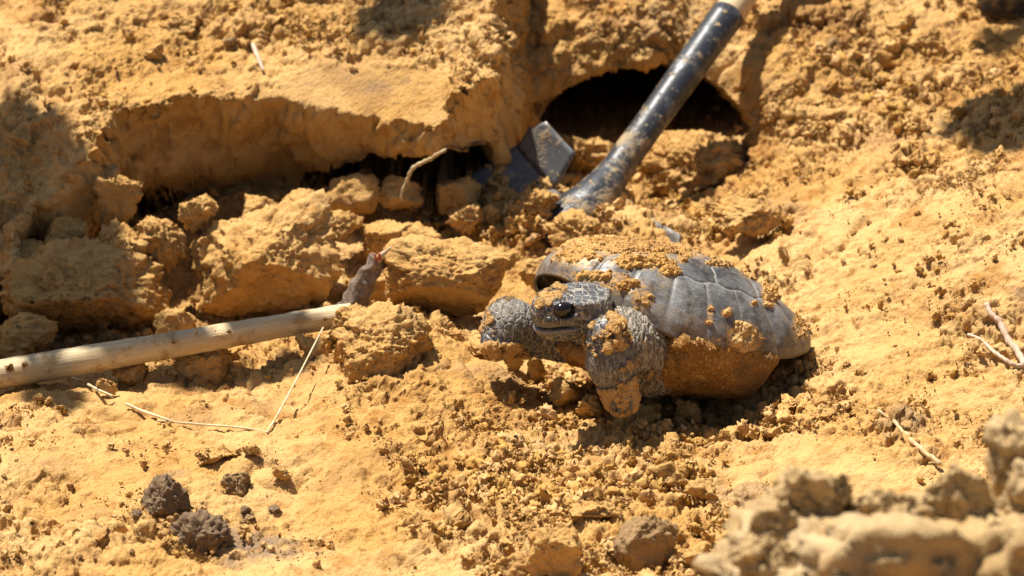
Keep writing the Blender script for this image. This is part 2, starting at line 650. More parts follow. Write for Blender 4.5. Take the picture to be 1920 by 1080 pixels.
PX = px_of(P)
near = (np.abs(fx) < 0.6) & (np.abs(fb) < 0.6)
ew = 0.030 * pn(P, 16, 40) + 0.012 * pn(P, 60, 41)
du = (PX[:, 0] - 1205) / 216
dv = (PX[:, 1] - 300) / 178
arch = np.where(dv < 0, np.sqrt(du ** 2 + dv ** 2), np.sqrt(np.abs(du) ** 3 + (dv / 0.62) ** 2)) + ew
mouth = sstep(1.0, 0.90, arch) * near
floor_t = sstep(395, 285, PX[:, 1])
depth = 0.42 * mouth * np.where(PX[:, 1] > 285, floor_t ** 1.2 * 0.10, 0.10 + 0.90 * sstep(275, 205, PX[:, 1]))
P = P + depth[:, None] * np.array([0.02, 0.93, -0.20])
# crevice under the slab: the foot of the cut face is hollowed out
vline = np.interp(PX[:, 0], [180, 300, 400, 480, 560, 640, 720, 800, 870, 930], [372, 372, 362, 352, 345, 318, 292, 286, 292, 280]) + 9 * pn(P, 30, 45) + 5 * pn(P, 80, 46)
crev = sstep(0, 13, PX[:, 1] - vline) * sstep(190, 260, PX[:, 0]) * sstep(935, 890, PX[:, 0]) * ISBLK * near
P = P + crev[:, None] * np.array([0.0, 0.11, 0.004])

# masks (soft ellipses in the ground): where the soil is crumbly, smeared smooth, or stained grey
def blob(u, v, ru, rv, pxs=None, soft=0.45):
    q = PX if pxs is None else pxs
    d = np.sqrt(((q[:, 0] - u) / ru) ** 2 + ((q[:, 1] - v) / rv) ** 2)
    return sstep(1 + soft, 1 - soft, d)


crumb = np.full(len(P), 0.70)
for u, v, ru, rv, a in ((1100, 880, 330, 90, .45), (1250, 790, 330, 60, .6), (840, 900, 190, 130, .35), (1450, 760, 180, 70, .5), (960, 400, 220, 70, .8), (1250, 330, 150, 80, .8),
                        (1700, 180, 260, 170, .7), (1400, 410, 150, 60, .6), (200, 1030, 330, 110, .35), (1000, 960, 300, 130, .6), (600, 40, 360, 60, .4), (150, 200, 170, 100, .3),
                        (300, 560, 400, 160, .4), (1150, 50, 260, 80, .5), (830, 100, 120, 100, .5), (720, 640, 120, 110, .5), (1750, 820, 160, 60, .4), (1650, 560, 300, 120, .25)):
    crumb = crumb + a * blob(u, v, ru, rv)
for u, v, ru, rv, a in ((560, 870, 200, 70, .5), (930, 690, 120, 60, .45), (1420, 860, 190, 45, .55), (1560, 500, 190, 100, .4), (330, 790, 280, 45, .25), (300, 870, 230, 60, .35), (640, 1000, 240, 90, .4),
                        (330, 120, 200, 60, .25), (150, 230, 90, 60, .45), (1640, 420, 150, 50, .3), (960, 800, 150, 60, .3), (1620, 660, 140, 60, .3)):
    crumb = crumb * (1 - a * blob(u, v, ru, rv))
crumb = crumb * (1 - 0.85 * SMOOTH)
crumb = crumb * np.clip(1 + 0.8 * fbm(P, 11, 3, 60), 0.35, 1.8)
stain = np.zeros(len(P))
for u, v, ru, rv, a in ((485, 1020, 75, 30, .95), (440, 1015, 60, 38, .9), (930, 705, 60, 22, .45), (1400, 930, 70, 25, .5), (860, 690, 40, 16, .4), (700, 165, 40, 14, .5), (1265, 40, 60, 40, .4), (1180, 60, 80, 40, .35), (1420, 400, 110, 40, .45),
                        (1560, 95, 30, 14, .7), (1690, 800, 50, 24, .5), (960, 850, 60, 25, .25), (330, 890, 30, 8, .5), (90, 880, 60, 20, .3), (1950, 560, 50, 16, .4)):
    stain = np.maximum(stain, a * blob(u, v, ru, rv, soft=0.3) * np.clip(0.75 + 0.9 * fbm(P, 60, 3, 70), 0, 1))

# numeric relief
core = near
Nn = np.zeros_like(P)
G = P.reshape(NB, NX, 3)
tx = np.gradient(G, axis=1)
tb = np.gradient(G, axis=0)
Nn = np.cross(tx, tb).reshape(-1, 3)
Nn /= np.linalg.norm(Nn, axis=1, keepdims=True) + 1e-12
sm = 1 - 0.9 * SMOOTH
inside = 1 - 0.6 * mouth
D = 0.0070 * fbm(P, 13, 3, 80) * (1 - 0.6 * SMOOTH)
D += (0.0030 * crest(P, 30, 3, 85) + 0.0036 * fbm(P, 42, 3, 88, 0.6)) * np.clip(crumb, 0, 1.4) * inside
rg = 1 - np.abs(pn(P, 24, 95)) * 2.4
D -= 0.0060 * np.clip(rg, 0, 1) ** 3 * sstep(0.0, 0.45, pn(P, 8, 96)) * sm          # cracks
D += 0.0065 * np.clip(pn(P, 55, 99) - 0.18, 0, 1) * np.clip(crumb, 0, 1.6)              # half-buried lumps
D -= 0.0060 * np.clip(pn(P, 48, 102) - 0.28, 0, 1) * np.clip(crumb, 0, 1.6)
strat = pn(np.stack([P[:, 0] * 7, P[:, 1] * 9, P[:, 2] * 34], -1), 1.0, 110)
facing = sstep(0.35, 0.0, Nn[:, 2])
D += (0.004 * strat + 0.006 * fbm(P, 20, 4, 115, 0.55)) * facing * ISBLK * sm
D = np.where(core, D, 0)
P = P + Nn * D[:, None]

g_me = mesh_from('ground', P, grid_faces(NB, NX), {'crumble': np.clip(crumb, 0, 1.6) * np.where(core, 1, 0.3) * (1 - 0.5 * facing * ISBLK), 'stain': np.clip(stain, 0, 1)})
ground = link('ground', g_me, M_GROUND, kind='structure')
GPX = proj(P)
bpy.context.view_layer.update()


def on_ground(u, v):
    """where the line of sight through photo position (u, v) meets the soil"""
    ok, co, no, _ = ground.ray_cast(Vector(CAM), Vector(ray(u, v)).normalized())
    return (np.array(co), np.array(no)) if ok else (PZ(u, v, 0), np.array([0, 0, 1.0]))


def drop(x, y, z=0.6):
    ok, co, no, _ = ground.ray_cast(Vector((x, y, z)), Vector((0, 0, -1)))
    return np.array(co) if ok else np.array([x, y, 0.0])

# ------------------------------------------------------------------ soil lumps
_ico = {}


def ico(sub):
    if sub not in _ico:
        bm = bmesh.new()
        bmesh.ops.create_icosphere(bm, subdivisions=sub, radius=1.0)
        V = np.array([v.co[:] for v in bm.verts])
        Fc = np.array([[v.index for v in f.verts] for f in bm.faces])
        bm.free()
        _ico[sub] = (V, Fc)
    return _ico[sub]


def lump(seed, sub=4, size=(1, 1, 1), planes=9, rough=0.10, flat=0.25, sharp=0.06, cuts=(), detail=4):
    """a broken piece of soil: a rounded polytope with crumbly, pitted faces; unit radius times size"""
    rs = np.random.default_rng(seed)
    V, Fc = ico(sub)
    D = V / np.linalg.norm(V, axis=1, keepdims=True)
    r = np.full(len(D), 1.35)
    for k in range(planes):
        n = rs.normal(size=3)
        n /= np.linalg.norm(n)
        d = rs.uniform(0.62, 0.98)
        dn = D @ n
        r = smin(r, np.where(dn > 0.05, d / np.maximum(dn, 0.05), 9.0), sharp)
    for n, d in cuts:
        n = np.asarray(n, float)
        n = n / np.linalg.norm(n)
        dn = D @ n
        r = smin(r, np.where(dn > 0.05, d / np.maximum(dn, 0.05), 9.0), sharp * 0.6)
    W = D * r[:, None]
    off = seed * 3.17
    r = r * (1 + rough * fbm(W + off, 1.6, detail, seed, 0.55) + 0.55 * rough * crest(W + off, 3.2, 3, seed + 9) + 0.5 * rough * fbm(W + off, 6.0, 3, seed + 13, 0.65) - 0.8 * rough * np.clip(1 - np.abs(pn(W + off, 1.7, seed + 3)) * 6, 0, 1))
    return D * r[:, None] * np.asarray(size), Fc


def rotm(rx, ry, rz):
    return np.array(Matrix.Rotation(rz, 3, 'Z') @ Matrix.Rotation(ry, 3, 'Y') @ Matrix.Rotation(rx, 3, 'X'))


# loose crumbs: far too many to count; instanced from a few little lumps
_protos = []
for k in range(10):
    V, Fc = lump(300 + k, 3, (1, random.Random(k).uniform(0.7, 1.0), random.Random(k + 50).uniform(0.55, 0.9)), 7, 0.36, sharp=0.05)
    me = mesh_from('crumb_shape', V, Fc)
    me.materials.append(M_CRUMB)
    _protos.append(bpy.data.objects.new('crumb_shape', me))


def crumb_field(name, pts, scl, rots, ids, label, mat=M_CRUMB):
    me = bpy.data.meshes.new(name)
    me.vertices.add(len(pts))
    me.vertices.foreach_set('co', np.asarray(pts, np.float32).ravel())
    a = me.attributes.new('size', 'FLOAT', 'POINT')
    a.data.foreach_set('value', np.asarray(scl, np.float32))
    a = me.attributes.new('turn', 'FLOAT_VECTOR', 'POINT')
    a.data.foreach_set('vector', np.asarray(rots, np.float32).ravel())
    a = me.attributes.new('which', 'INT', 'POINT')
    a.data.foreach_set('value', np.asarray(ids, np.int32))
    me.materials.append(mat)
    o = link(name, me, None, label=label, cat='crumbs', kind='stuff')
    ng = bpy.data.node_groups.new(name, 'GeometryNodeTree')
    ng.interface.new_socket('Geometry', in_out='INPUT', socket_type='NodeSocketGeometry')
    ng.interface.new_socket('Geometry', in_out='OUTPUT', socket_type='NodeSocketGeometry')
    gi, go = ng.nodes.new('NodeGroupInput'), ng.nodes.new('NodeGroupOutput')
    join = ng.nodes.new('GeometryNodeGeometryToInstance')
    for p in _protos:
        oi = ng.nodes.new('GeometryNodeObjectInfo')
        oi.inputs['Object'].default_value = p
        oi.inputs['As Instance'].default_value = False
        g2 = ng.nodes.new('GeometryNodeGeometryToInstance')
        ng.links.new(oi.outputs['Geometry'], g2.inputs[0])
        if p is _protos[0]:
            jn = ng.nodes.new('GeometryNodeJoinGeometry')
        ng.links.new(g2.outputs[0], jn.inputs[0])
    ng.nodes.remove(join)
    iop = ng.nodes.new('GeometryNodeInstanceOnPoints')
    iop.inputs['Pick Instance'].default_value = True

    def named(ty, nm):
        nd = ng.nodes.new('GeometryNodeInputNamedAttribute')
        nd.data_type = ty
        nd.inputs[0].default_value = nm
        return nd.outputs[0]
    ng.links.new(gi.outputs[0], iop.inputs['Points'])
    ng.links.new(jn.outputs[0], iop.inputs['Instance'])
    ng.links.new(named('INT', 'which'), iop.inputs['Instance Index'])
    e2r = ng.nodes.new('FunctionNodeEulerToRotation')
    ng.links.new(named('FLOAT_VECTOR', 'turn'), e2r.inputs[0])
    ng.links.new(e2r.outputs[0], iop.inputs['Rotation'])
    ng.links.new(named('FLOAT', 'size'), iop.inputs['Scale'])
    ng.links.new(iop.outputs[0], go.inputs[0])
    md = o.modifiers.new('scatter', 'NODES')
    md.node_group = ng
    return o


RS = np.random.default_rng(11)
# chance of a crumb: crumbly soil, not on steep faces, not inside the burrow's depth
inpic = (np.abs(fx) < 0.56) & (fb > -0.42) & (fb < 0.42)
dens = np.clip(crumb - 0.15, 0, 1.6) * sstep(0.1, 0.5, Nn[:, 2]) * inpic * (1 - 0.8 * SMOOTH) * np.where(depth > 0.2, 0.1, 1)
dens = dens * np.clip(0.15 + 2.2 * fbm(P, 17, 3, 130), 0.015, 3)
rubble = np.zeros(len(P))
for u, v, ru, rv, a in ((960, 400, 190, 60, 2.5), (1250, 330, 120, 60, 2.5), (1250, 785, 260, 45, 2.0), (1700, 180, 220, 150, 1.3), (1080, 900, 240, 70, 1.2), (850, 930, 130, 90, 1.0), (1450, 740, 120, 45, 1.5),
                        (1400, 415, 130, 45, 1.5), (520, 400, 200, 50, 1.2), (1050, 740, 90, 50, 1.5), (150, 1040, 230, 60, .7), (330, 620, 250, 60, .8), (1150, 1000, 260, 80, .9)):
    rubble += a * blob(u, v, ru, rv)
dens = dens * (0.9 + rubble * 0.75)
dens = dens / dens.sum()
NCR = 36000
pick = RS.choice(len(P), NCR, p=dens)
size = 0.0006 * (1 - RS.random(NCR)) ** (-1 / 1.9)
size = np.minimum(size, 0.0056) * np.clip(0.75 + 0.35 * rubble[pick], 0.7, 1.5)
cp = P[pick] + RS.normal(0, 0.0007, (NCR, 3)) * np.array([1, 1, 0]) + Nn[pick] * (size * RS.uniform(-0.1, 0.55, NCR))[:, None] + np.array([0, 0, 0.002])
crumb_field('soil_crumbs', cp, size, RS.uniform(0, 6.28, (NCR, 3)), RS.integers(0, 10, NCR), 'loose ochre soil crumbs scattered over the whole dug ground')

# ------------------------------------------------------------------ the tortoise
def skin_material():
    n = NT('tortoise_skin')
    co = n.obj()
    dirt = n.attr('dirt')
    wr = n.attr('wrinkle')
    bigs = n.attr('bigscale')
    wz = n.n('ShaderNodeTexNoise')
    n.s(wz.inputs['Vector'], co)
    wz.inputs['Scale'].default_value = 130.0
    ws = n.n('ShaderNodeVectorMath', operation='SCALE')
    n.s(ws.inputs[0], wz.outputs[1])
    ws.inputs['Scale'].default_value = 0.0012
    wa = n.n('ShaderNodeVectorMath', operation='ADD')
    n.s(wa.inputs[0], co)
    n.s(wa.inputs[1], ws.outputs[0])
    w = wa.outputs[0]
    e1 = n.vor(w, 165.0, 'DISTANCE_TO_EDGE', 0.7)
    e2 = n.vor(w, 135.0, 'DISTANCE_TO_EDGE', 0.8)
    edge = n.fmix(bigs, e1, e2)
    seam = n.ramp(edge, 0.015, 0.075, 1.0, 0.0)
    cell = n.vor(w, 165.0, 'F1', 0.7, 1)
    bw = n.n('ShaderNodeRGBToBW')
    n.s(bw.inputs[0], cell)
    plate = n.mix(n.ramp(bw.outputs[0], 0.2, 0.8), (0.050, 0.050, 0.054), (0.105, 0.105, 0.110))
    plate = n.mix(n.math('MULTIPLY', n.ramp(n.noise(co, 300, 3, 0.7), 0.5, 0.75), 0.3), plate, (0.16, 0.15, 0.13))
    plate = n.mix(n.math('MULTIPLY', n.ramp(n.noise(co, 45, 3, 0.6), 0.5, 0.72), 0.55), plate, (0.17, 0.135, 0.085))
    c = n.mix(n.math('MULTIPLY', seam, 0.85), plate, (0.40, 0.35, 0.27))
    wco = n.vmap(co, scale=(1, 0.35, 0.35), rot=(0, math.radians(52), 0))
    wn_ = n.noise(wco, 480, 4, 0.65, 0.8)
    wcol = n.mix(n.ramp(wn_, 0.38, 0.60), (0.12, 0.10, 0.075), (0.46, 0.40, 0.31))
    c = n.mix(wr, c, wcol)
    horn = n.attr('horn')
    c = n.mix(horn, c, n.mix(n.noise(co, 260, 3, 0.6), (0.06, 0.055, 0.05), (0.20, 0.185, 0.16)))
    c = n.mix(n.attr('beak'), c, (0.42, 0.39, 0.33))
    c = n.mix(n.attr('dark'), c, (0.018, 0.014, 0.010))
    dn = n.noise(co, 380, 4, 0.7)
    df = n.ramp(n.math('ADD', dirt, n.math('MULTIPLY', n.math('SUBTRACT', dn, 0.5), 0.9)), 0.42, 0.62)
    soil = n.mix(n.ramp(n.noise(co, 240, 3, 0.7), 0.4, 0.65), OCHRE, PALE)
    c = n.mix(df, c, soil)
    n.set(Base_Color=c, Roughness=n.fmix(df, n.fmix(wr, 0.42, 0.75), 0.95))
    n.b.inputs['Specular IOR Level'].default_value = 0.4
    h = n.math('MULTIPLY', n.math('MULTIPLY', n.ramp(edge, 0.0, 0.22), n.math('SUBTRACT', 1.0, n.math('MAXIMUM', wr, horn))), 0.0009)
    h = n.math('MULTIPLY_ADD', n.math('MULTIPLY', n.ramp(wn_, 0.3, 0.65), wr), 0.0016, h)
    h = n.math('MULTIPLY_ADD', n.math('MULTIPLY', n.noise(co, 230, 6, 0.78), df), 0.0042, h)
    h = n.math('MULTIPLY_ADD', n.noise(co, 700, 2, 0.6), 0.00012, h)
    n.disp(h, 'BOTH')
    return n.m


def scute_material():
    n = NT('scute_horn')
    co = n.obj()
    seam = n.attr('seam')
    pal = n.attr('pallor')
    aro = n.attr('areola')
    ring = n.math('SINE', n.math('MULTIPLY_ADD', seam, 2900.0, n.math('MULTIPLY', n.noise(co, 60, 3, 0.6), 9.0)))
    streak = n.noise(n.vmap(co, scale=(0.45, 1, 1.1), rot=(0, math.radians(-22), math.radians(25))), 330, 5, 0.75, 1.2)
    patch = n.noise(co, 55, 4, 0.62)
    base = n.mix(n.ramp(patch, 0.40, 0.60), (0.034, 0.032, 0.030), (0.125, 0.123, 0.120))
    f = n.math('ADD', n.math('MULTIPLY', n.ramp(streak, 0.46, 0.68), 0.30), n.math('MULTIPLY', n.ramp(ring, 0.2, 1.0), 0.03))
    f = n.math('MULTIPLY', f, n.math('ADD', 0.35, pal), clamp=True)
    f = n.math('ADD', f, n.math('MULTIPLY', pal, 0.30), clamp=True)
    c = n.mix(f, base, (0.46, 0.45, 0.425))
    c = n.mix(n.math('MULTIPLY', aro, n.ramp(n.noise(co, 90, 4, 0.65), 0.42, 0.56)), c, (0.045, 0.040, 0.036))
    c = n.mix(n.math('MULTIPLY', n.ramp(n.noise(n.vmap(co, loc=(2, 5, 1)), 34, 4, 0.65), 0.52, 0.66), 0.6), c, (0.060, 0.056, 0.052))
    c = n.mix(n.math('MULTIPLY', n.ramp(seam, 0.0005, 0.0013, 1.0, 0.0), 0.55), c, (0.46, 0.43, 0.37))
    dust = n.math('MULTIPLY', n.ramp(n.noise(co, 38, 4, 0.7), 0.52, 0.72), n.ramp(n.noise(co, 500, 3, 0.7), 0.40, 0.62))
    c = n.mix(n.math('MULTIPLY', dust, 0.6), c, (0.42, 0.29, 0.12))
    c = n.mix(n.math('MULTIPLY', n.attr('muddy'), n.ramp(n.noise(co, 300, 4, 0.7), 0.38, 0.56)), c, OCHRE)
    n.set(Base_Color=c, Roughness=n.ramp(patch, 0.3, 0.7, 0.34, 0.52))
    n.b.inputs['Specular IOR Level'].default_value = 0.35
    h = n.math('MULTIPLY', ring, 0.000015)
    h = n.math('MULTIPLY_ADD', streak, 0.00016, h)
    h = n.math('MULTIPLY_ADD', patch, 0.0008, h)
    bp = n.n('ShaderNodeBump')
    bp.inputs['Distance'].default_value = 1.0
    n.s(bp.inputs['Height'], h)
    n.s(n.b.inputs['Normal'], bp.outputs[0])
    return n.m


def simple(name, col, rough=0.6, spec=0.4, col2=None, scale=60, bump=0.0, metal=0.0):
    n = NT(name)
    co = n.obj()
    nz = n.noise(co, scale, 5, 0.65)
    n.set(Base_Color=n.mix(n.ramp(nz, 0.4, 0.65), col, col2 or col), Roughness=rough, Metallic=metal)
    n.b.inputs['Specular IOR Level'].default_value = spec
    if bump:
        bp = n.n('ShaderNodeBump')
        bp.inputs['Distance'].default_value = bump
        n.s(bp.inputs['Height'], nz)
        n.s(n.b.inputs['Normal'], bp.outputs[0])
    return n.m


M_SKIN = skin_material()
M_SCUTE = scute_material()
M_SHELL_IN = simple('shell_inside', (0.16, 0.11, 0.06), 0.6, 0.3, (0.07, 0.055, 0.04), 90, 0.001)
M_EYE = simple('eye', (0.012, 0.008, 0.006), 0.08, 0.6)
M_MUD = soil_material('caked_mud', crumb_amp=0.22, fine_amp=0.8, grey_amt=0.2)


def plastron_material():
    n = NT('plastron_stained')
    co = n.obj()
    a = n.noise(co, 40, 5, 0.68)
    b = n.noise(co, 330, 4, 0.7)
    c = n.mix(n.ramp(a, 0.35, 0.65), (0.27, 0.125, 0.026), (0.40, 0.20, 0.050))
    c = n.mix(n.ramp(b, 0.5, 0.72), c, PALE)
    c = n.mix(n.math('MULTIPLY', n.ramp(n.noise(co, 18, 3), 0.55, 0.7), 0.6), c, (0.10, 0.07, 0.04))
    n.set(Base_Color=c, Roughness=0.85)
    n.b.inputs['Specular IOR Level'].default_value = 0.2
    h = n.math('MULTIPLY', n.noise(co, 80, 6, 0.75), 0.0080)
    h = n.math('MULTIPLY_ADD', b, 0.0016, h)
    n.disp(h, 'BOTH')
    return n.m


M_PLAS = plastron_material()

_yaw, _pit, _rol = math.radians(25.0), math.radians(19.5), math.radians(-14.0)
_f = np.array([-math.cos(_yaw) * math.cos(_pit), -math.sin(_yaw) * math.cos(_pit), math.sin(_pit)])
_l0 = np.array([math.sin(_yaw), -math.cos(_yaw), 0])
_u0 = np.cross(_f, _l0)
_l = _l0 * math.cos(_rol) - _u0 * math.sin(_rol)
TM = np.stack([_f, _l, np.cross(_f, _l)], 1)
_o0 = np.array([0.1385, 0.02, -0.0455])
_k = (-0.19 - CAM[1]) / (_o0[1] - CAM[1])
TO = CAM + (_o0 - CAM) * _k
TA, TB, TH = 0.1245 * _k, 0.0965 * _k, 0.0690 * _k


def t2w(p):
    return np.asarray(p) @ TM.T + TO


TROOT = np.array([TO[0], TO[1], 0.0])
tortoise = link('tortoise', None, loc=TROOT, label='grey tortoise with a domed mud-caked shell crawling out over the dug soil', cat='tortoise')


def rim_xy(ph, r):
    c, s = np.cos(ph), np.sin(ph)
    k = (np.abs(c) ** 2.35 + np.abs(s) ** 2.35) ** (-1 / 2.35)
    fl = 1 + 0.012 * sstep(0.90, 1.0, r) + 0.045 * sstep(0.80, 1.0, r) * np.clip(-c, 0, 1) ** 3
    return TA * c * k * r * fl, TB * s * k * r * fl


def dome(ph, r):
    X, Y = rim_xy(ph, r)
    c, s = np.cos(ph), np.sin(ph)
    zr = 0.026 * np.clip(c, 0, 1) ** 2.2 - 0.0095 * s ** 2 + 0.016 * np.clip(-c, 0, 1) ** 3
    z = TH * np.maximum(1 - r ** (2.9 - 0.95 * np.clip(-c, 0, 1)), 0) ** (0.57 + 0.16 * np.clip(-c, 0, 1)) + zr * r ** 3
    return np.stack([X, Y, z], -1)


def scute_id(X, Y, r, ph):
    p, q = X / TA, Y / TB
    deg = np.degrees(ph) % 360
    mg = np.floor(((deg + 9) % 360) / 18).astype(int)            # 20 marginals, the first one the nuchal
    zig = 0.30 + 0.085 * np.abs(((p + 0.02) / 0.37 % 2) - 1)
    vert = np.clip(np.searchsorted([-0.58, -0.21, 0.16, 0.53], p - 0.02 * np.abs(q)), 0, 3 + 1)
    cost = np.searchsorted([-0.40, -0.02, 0.36], p - 0.06 * np.abs(q))
    wig = 0.012 * np.sin(ph * 20) + 0.006 * np.sin(ph * 7)
    out = np.where(r > 0.755 + wig, mg, np.where(np.abs(q) < zig, 24 + vert, np.where(q > 0, 29 + cost, 33 + cost)))
    return out


def dome_grid(nr, nphi):
    r = np.concatenate([[0.004], np.linspace(0.01, 1, nr - 1) ** 0.85])
    ph = np.arange(nphi) / nphi * 2 * math.pi
    PH, RR = np.meshgrid(ph, r)
    return PH.ravel(), RR.ravel()


NRD, NPD = 150, 420
ph, rr = dome_grid(NRD, NPD)
L = dome(ph, rr)
ids = scute_id(L[:, 0], L[:, 1], rr, ph)
DF = grid_faces(NRD, NPD, True)
Dn = vnormals(L, DF)
if Dn[NPD * 20, 2] < 0:
    DF = DF[:, ::-1]
    Dn = -Dn
fid = ids[DF]
mixed = (fid != fid[:, :1]).any(1)
mid_pts = L[DF[mixed]].mean(1)
kd = kdtree.KDTree(len(mid_pts))
for i, q in enumerate(mid_pts):
    kd.insert(q, i)
kd.balance()
seamd = np.array([kd.find(q)[2] for q in L])
cen = {k: L[ids == k].mean(0) for k in np.unique(ids)}
span = {k: seamd[ids == k].max() for k in np.unique(ids)}
aro = np.array([sstep(0.55, 0.95, seamd[i] / span[ids[i]]) for i in range(len(L))])
disp_ = -0.0013 * np.exp(-(seamd / 0.0009) ** 2) + 0.0009 * sstep(0, 0.012, seamd) * (rr < 0.99) + 0.0005 * sstep(0.0, 0.004, seamd) * (rr > 0.76)
disp_ += 0.0006 * fbm(L, 45, 4, 140, 0.6)
Ld = L + Dn * disp_[:, None]
LW = t2w(Ld)
DPX = proj(LW)


def dblob(px, u, v, ru, rv, soft=0.4):
    d = np.sqrt(((px[:, 0] - u) / ru) ** 2 + ((px[:, 1] - v) / rv) ** 2)
    return sstep(1 + soft, 1 - soft, d)


pallor = 0.30 + 0.75 * dblob(DPX, 1235, 560, 75, 60) + 0.35 * dblob(DPX, 1370, 560, 60, 50) + 0.45 * dblob(DPX, 1440, 560, 40, 60) + 0.25 * dblob(DPX, 1290, 600, 60, 60) - 0.2 * dblob(DPX, 1330, 500, 80, 25)


def mud_mask(px, Lp):
    m = np.zeros(len(px))
    for u, v, ru, rv, a in ((1150, 458, 95, 20, .98), (1090, 478, 45, 20, .85), (1120, 518, 55, 10, .72), (1170, 535, 42, 14, .75), (1205, 562, 18, 20, .72), (1205, 490, 60, 14, .9), (1265, 466, 55, 12, .8), (1320, 476, 40, 9, .5),
                            (1355, 492, 35, 9, .65), (1255, 508, 20, 12, .7), (1395, 632, 27, 26, 1.05), (1362, 587, 9, 9, .85), (1332, 583, 7, 11, .7), (1278, 485, 12, 9, .7), (1445, 550, 16, 24, .85),
                            (1500, 610, 14, 24, .7), (1412, 570, 6, 5, .7), (1330, 602, 9, 8, .6), (1425, 510, 35, 14, .6), (1300, 452, 80, 10, .6), (1300, 640, 60, 6, .3)):
        m = np.maximum(m, a * dblob(px, u, v, ru, rv, 0.55))
    return m


muddy = mud_mask(DPX, L)
carapace = link('carapace', None, parent=tortoise)
# inner shell and lip
rim_i = np.arange((NRD - 1) * NPD, NRD * NPD)
thick = 0.0042
Li = L - Dn * (thick * (0.35 + 0.65 * (1 - rr)))[:, None] - np.array([0, 0, 1]) * 0.0025 * (rr[:, None] < 0.98)
base_of = len(rim_i)
IV = np.vstack([Ld[rim_i] + Dn[rim_i] * 0.0, L[rim_i] * np.array([1.006, 1.006, 1]) - np.array([0, 0, 0.0022]), Li])
k = np.arange(NPD)
k2 = (k + 1) % NPD
lipf = np.stack([k, k2, NPD + k2, NPD + k], 1)
lipf2 = np.stack([NPD + k, NPD + k2, 2 * NPD + (NRD - 1) * NPD + k2, 2 * NPD + (NRD - 1) * NPD + k], 1)
IF = np.vstack([lipf, lipf2, DF[:, ::-1] + 2 * NPD])
bpy.data.objects.remove(carapace)
carapace = link('carapace', mesh_from('carapace', t2w(IV) - TROOT, IF), M_SHELL_IN, parent=tortoise)
for kk in np.unique(fid[:, 0]):
    fs = DF[fid[:, 0] == kk]
    used, inv = np.unique(fs, return_inverse=True)
    me = mesh_from('scute', LW[used] - TROOT, inv.reshape(fs.shape), {'seam': seamd[used], 'areola': aro[used] * 0.85, 'pallor': np.clip(pallor * 0.8 - 0.06, 0, 1.2)[used], 'muddy': np.clip(muddy * 1.5 - 0.1 + 0.25 * (rr > 0.95), 0, 1)[used]})
    link('scute', me, M_SCUTE, parent=carapace)

# caked mud on the shell
ph2, rr2 = dome_grid(280, 900)
Lm = dome(ph2, rr2)
MF = grid_faces(280, 900, True)
mN = vnormals(Lm, MF)
if mN[900 * 20, 2] < 0:
    MF = MF[:, ::-1]
    mN = -mN
mpx = proj(t2w(Lm))
mm = mud_mask(mpx, Lm)
sel = mm > 0.05
mm = np.where(sel, mm, 0)
nz = np.zeros(len(Lm))
nz[sel] = 0.62 * fbm(Lm[sel], 80, 4, 150, 0.66)
Tm = mm + nz - 0.52
thk = np.where(Tm > 0, 0.0002 + 0.0023 * np.clip(Tm, 0, 0.6) ** 0.6, -0.0012)
rough_ = np.zeros(len(Lm))
rough_[sel] = 0.0022 * fbm(Lm[sel], 170, 3, 160, 0.7)
thk = thk + np.where(Tm > 0, rough_ * sstep(0, 0.15, Tm), 0)
keep = (Tm[MF] > 0).any(1)
fs = MF[keep]
used, inv = np.unique(fs, return_inverse=True)
Vm = Lm + mN * (thk + 0.0012)[:, None]
link('mud_crust', mesh_from('mud_crust', t2w(Vm[used]) - TROOT, inv.reshape(fs.shape)), M_MUD, parent=tortoise, kind='stuff')


# ---- soft body as one distance field
def ell(Q, c, r, B=None):
    q = Q - np.asarray(c, float)
    if B is not None:
        q = q @ B
    q = q / np.asarray(r, float)
    k0 = np.sqrt((q * q).sum(-1))
    return (k0 - 1) * min(r)


def cone(Q, a, b, ra, rb):
    a, b = np.asarray(a, float), np.asarray(b, float)
    ab = b - a
    t = np.clip(((Q - a) @ ab) / (ab @ ab), 0, 1)
    return np.linalg.norm(Q - a - t[..., None] * ab, axis=-1) - (ra + (rb - ra) * t)


HF = np.array([-0.90, -0.42, -0.03])
HF /= np.linalg.norm(HF)
HL = np.cross([0, 0, 1.0], HF)
HL /= np.linalg.norm(HL)
HU = np.cross(HF, HL)
HB = np.stack([HF, HL, HU], 1)
HC = PY(1068, 577, -0.290)
arm_n = [PY(1137, 628, -0.312), PY(1145, 682, -0.315), PY(1157, 726, -0.318), PY(1165, 748, -0.322)]
arm_f = [PY(1085, 655, -0.185), PY(958, 613, -0.205), PY(936, 640, -0.215)]
upper = [PY(1218, 668, -0.248), PY(1165, 642, -0.284)]
nuch = t2w(dome(np.array([0.0]), np.array([1.0])))[0]


def head_coords(Q):
    return (Q - HC) @ HB / 1.10


EYES = [np.array([0.0120, sgn * 0.0170, 0.0066]) for sgn in (1, -1)]


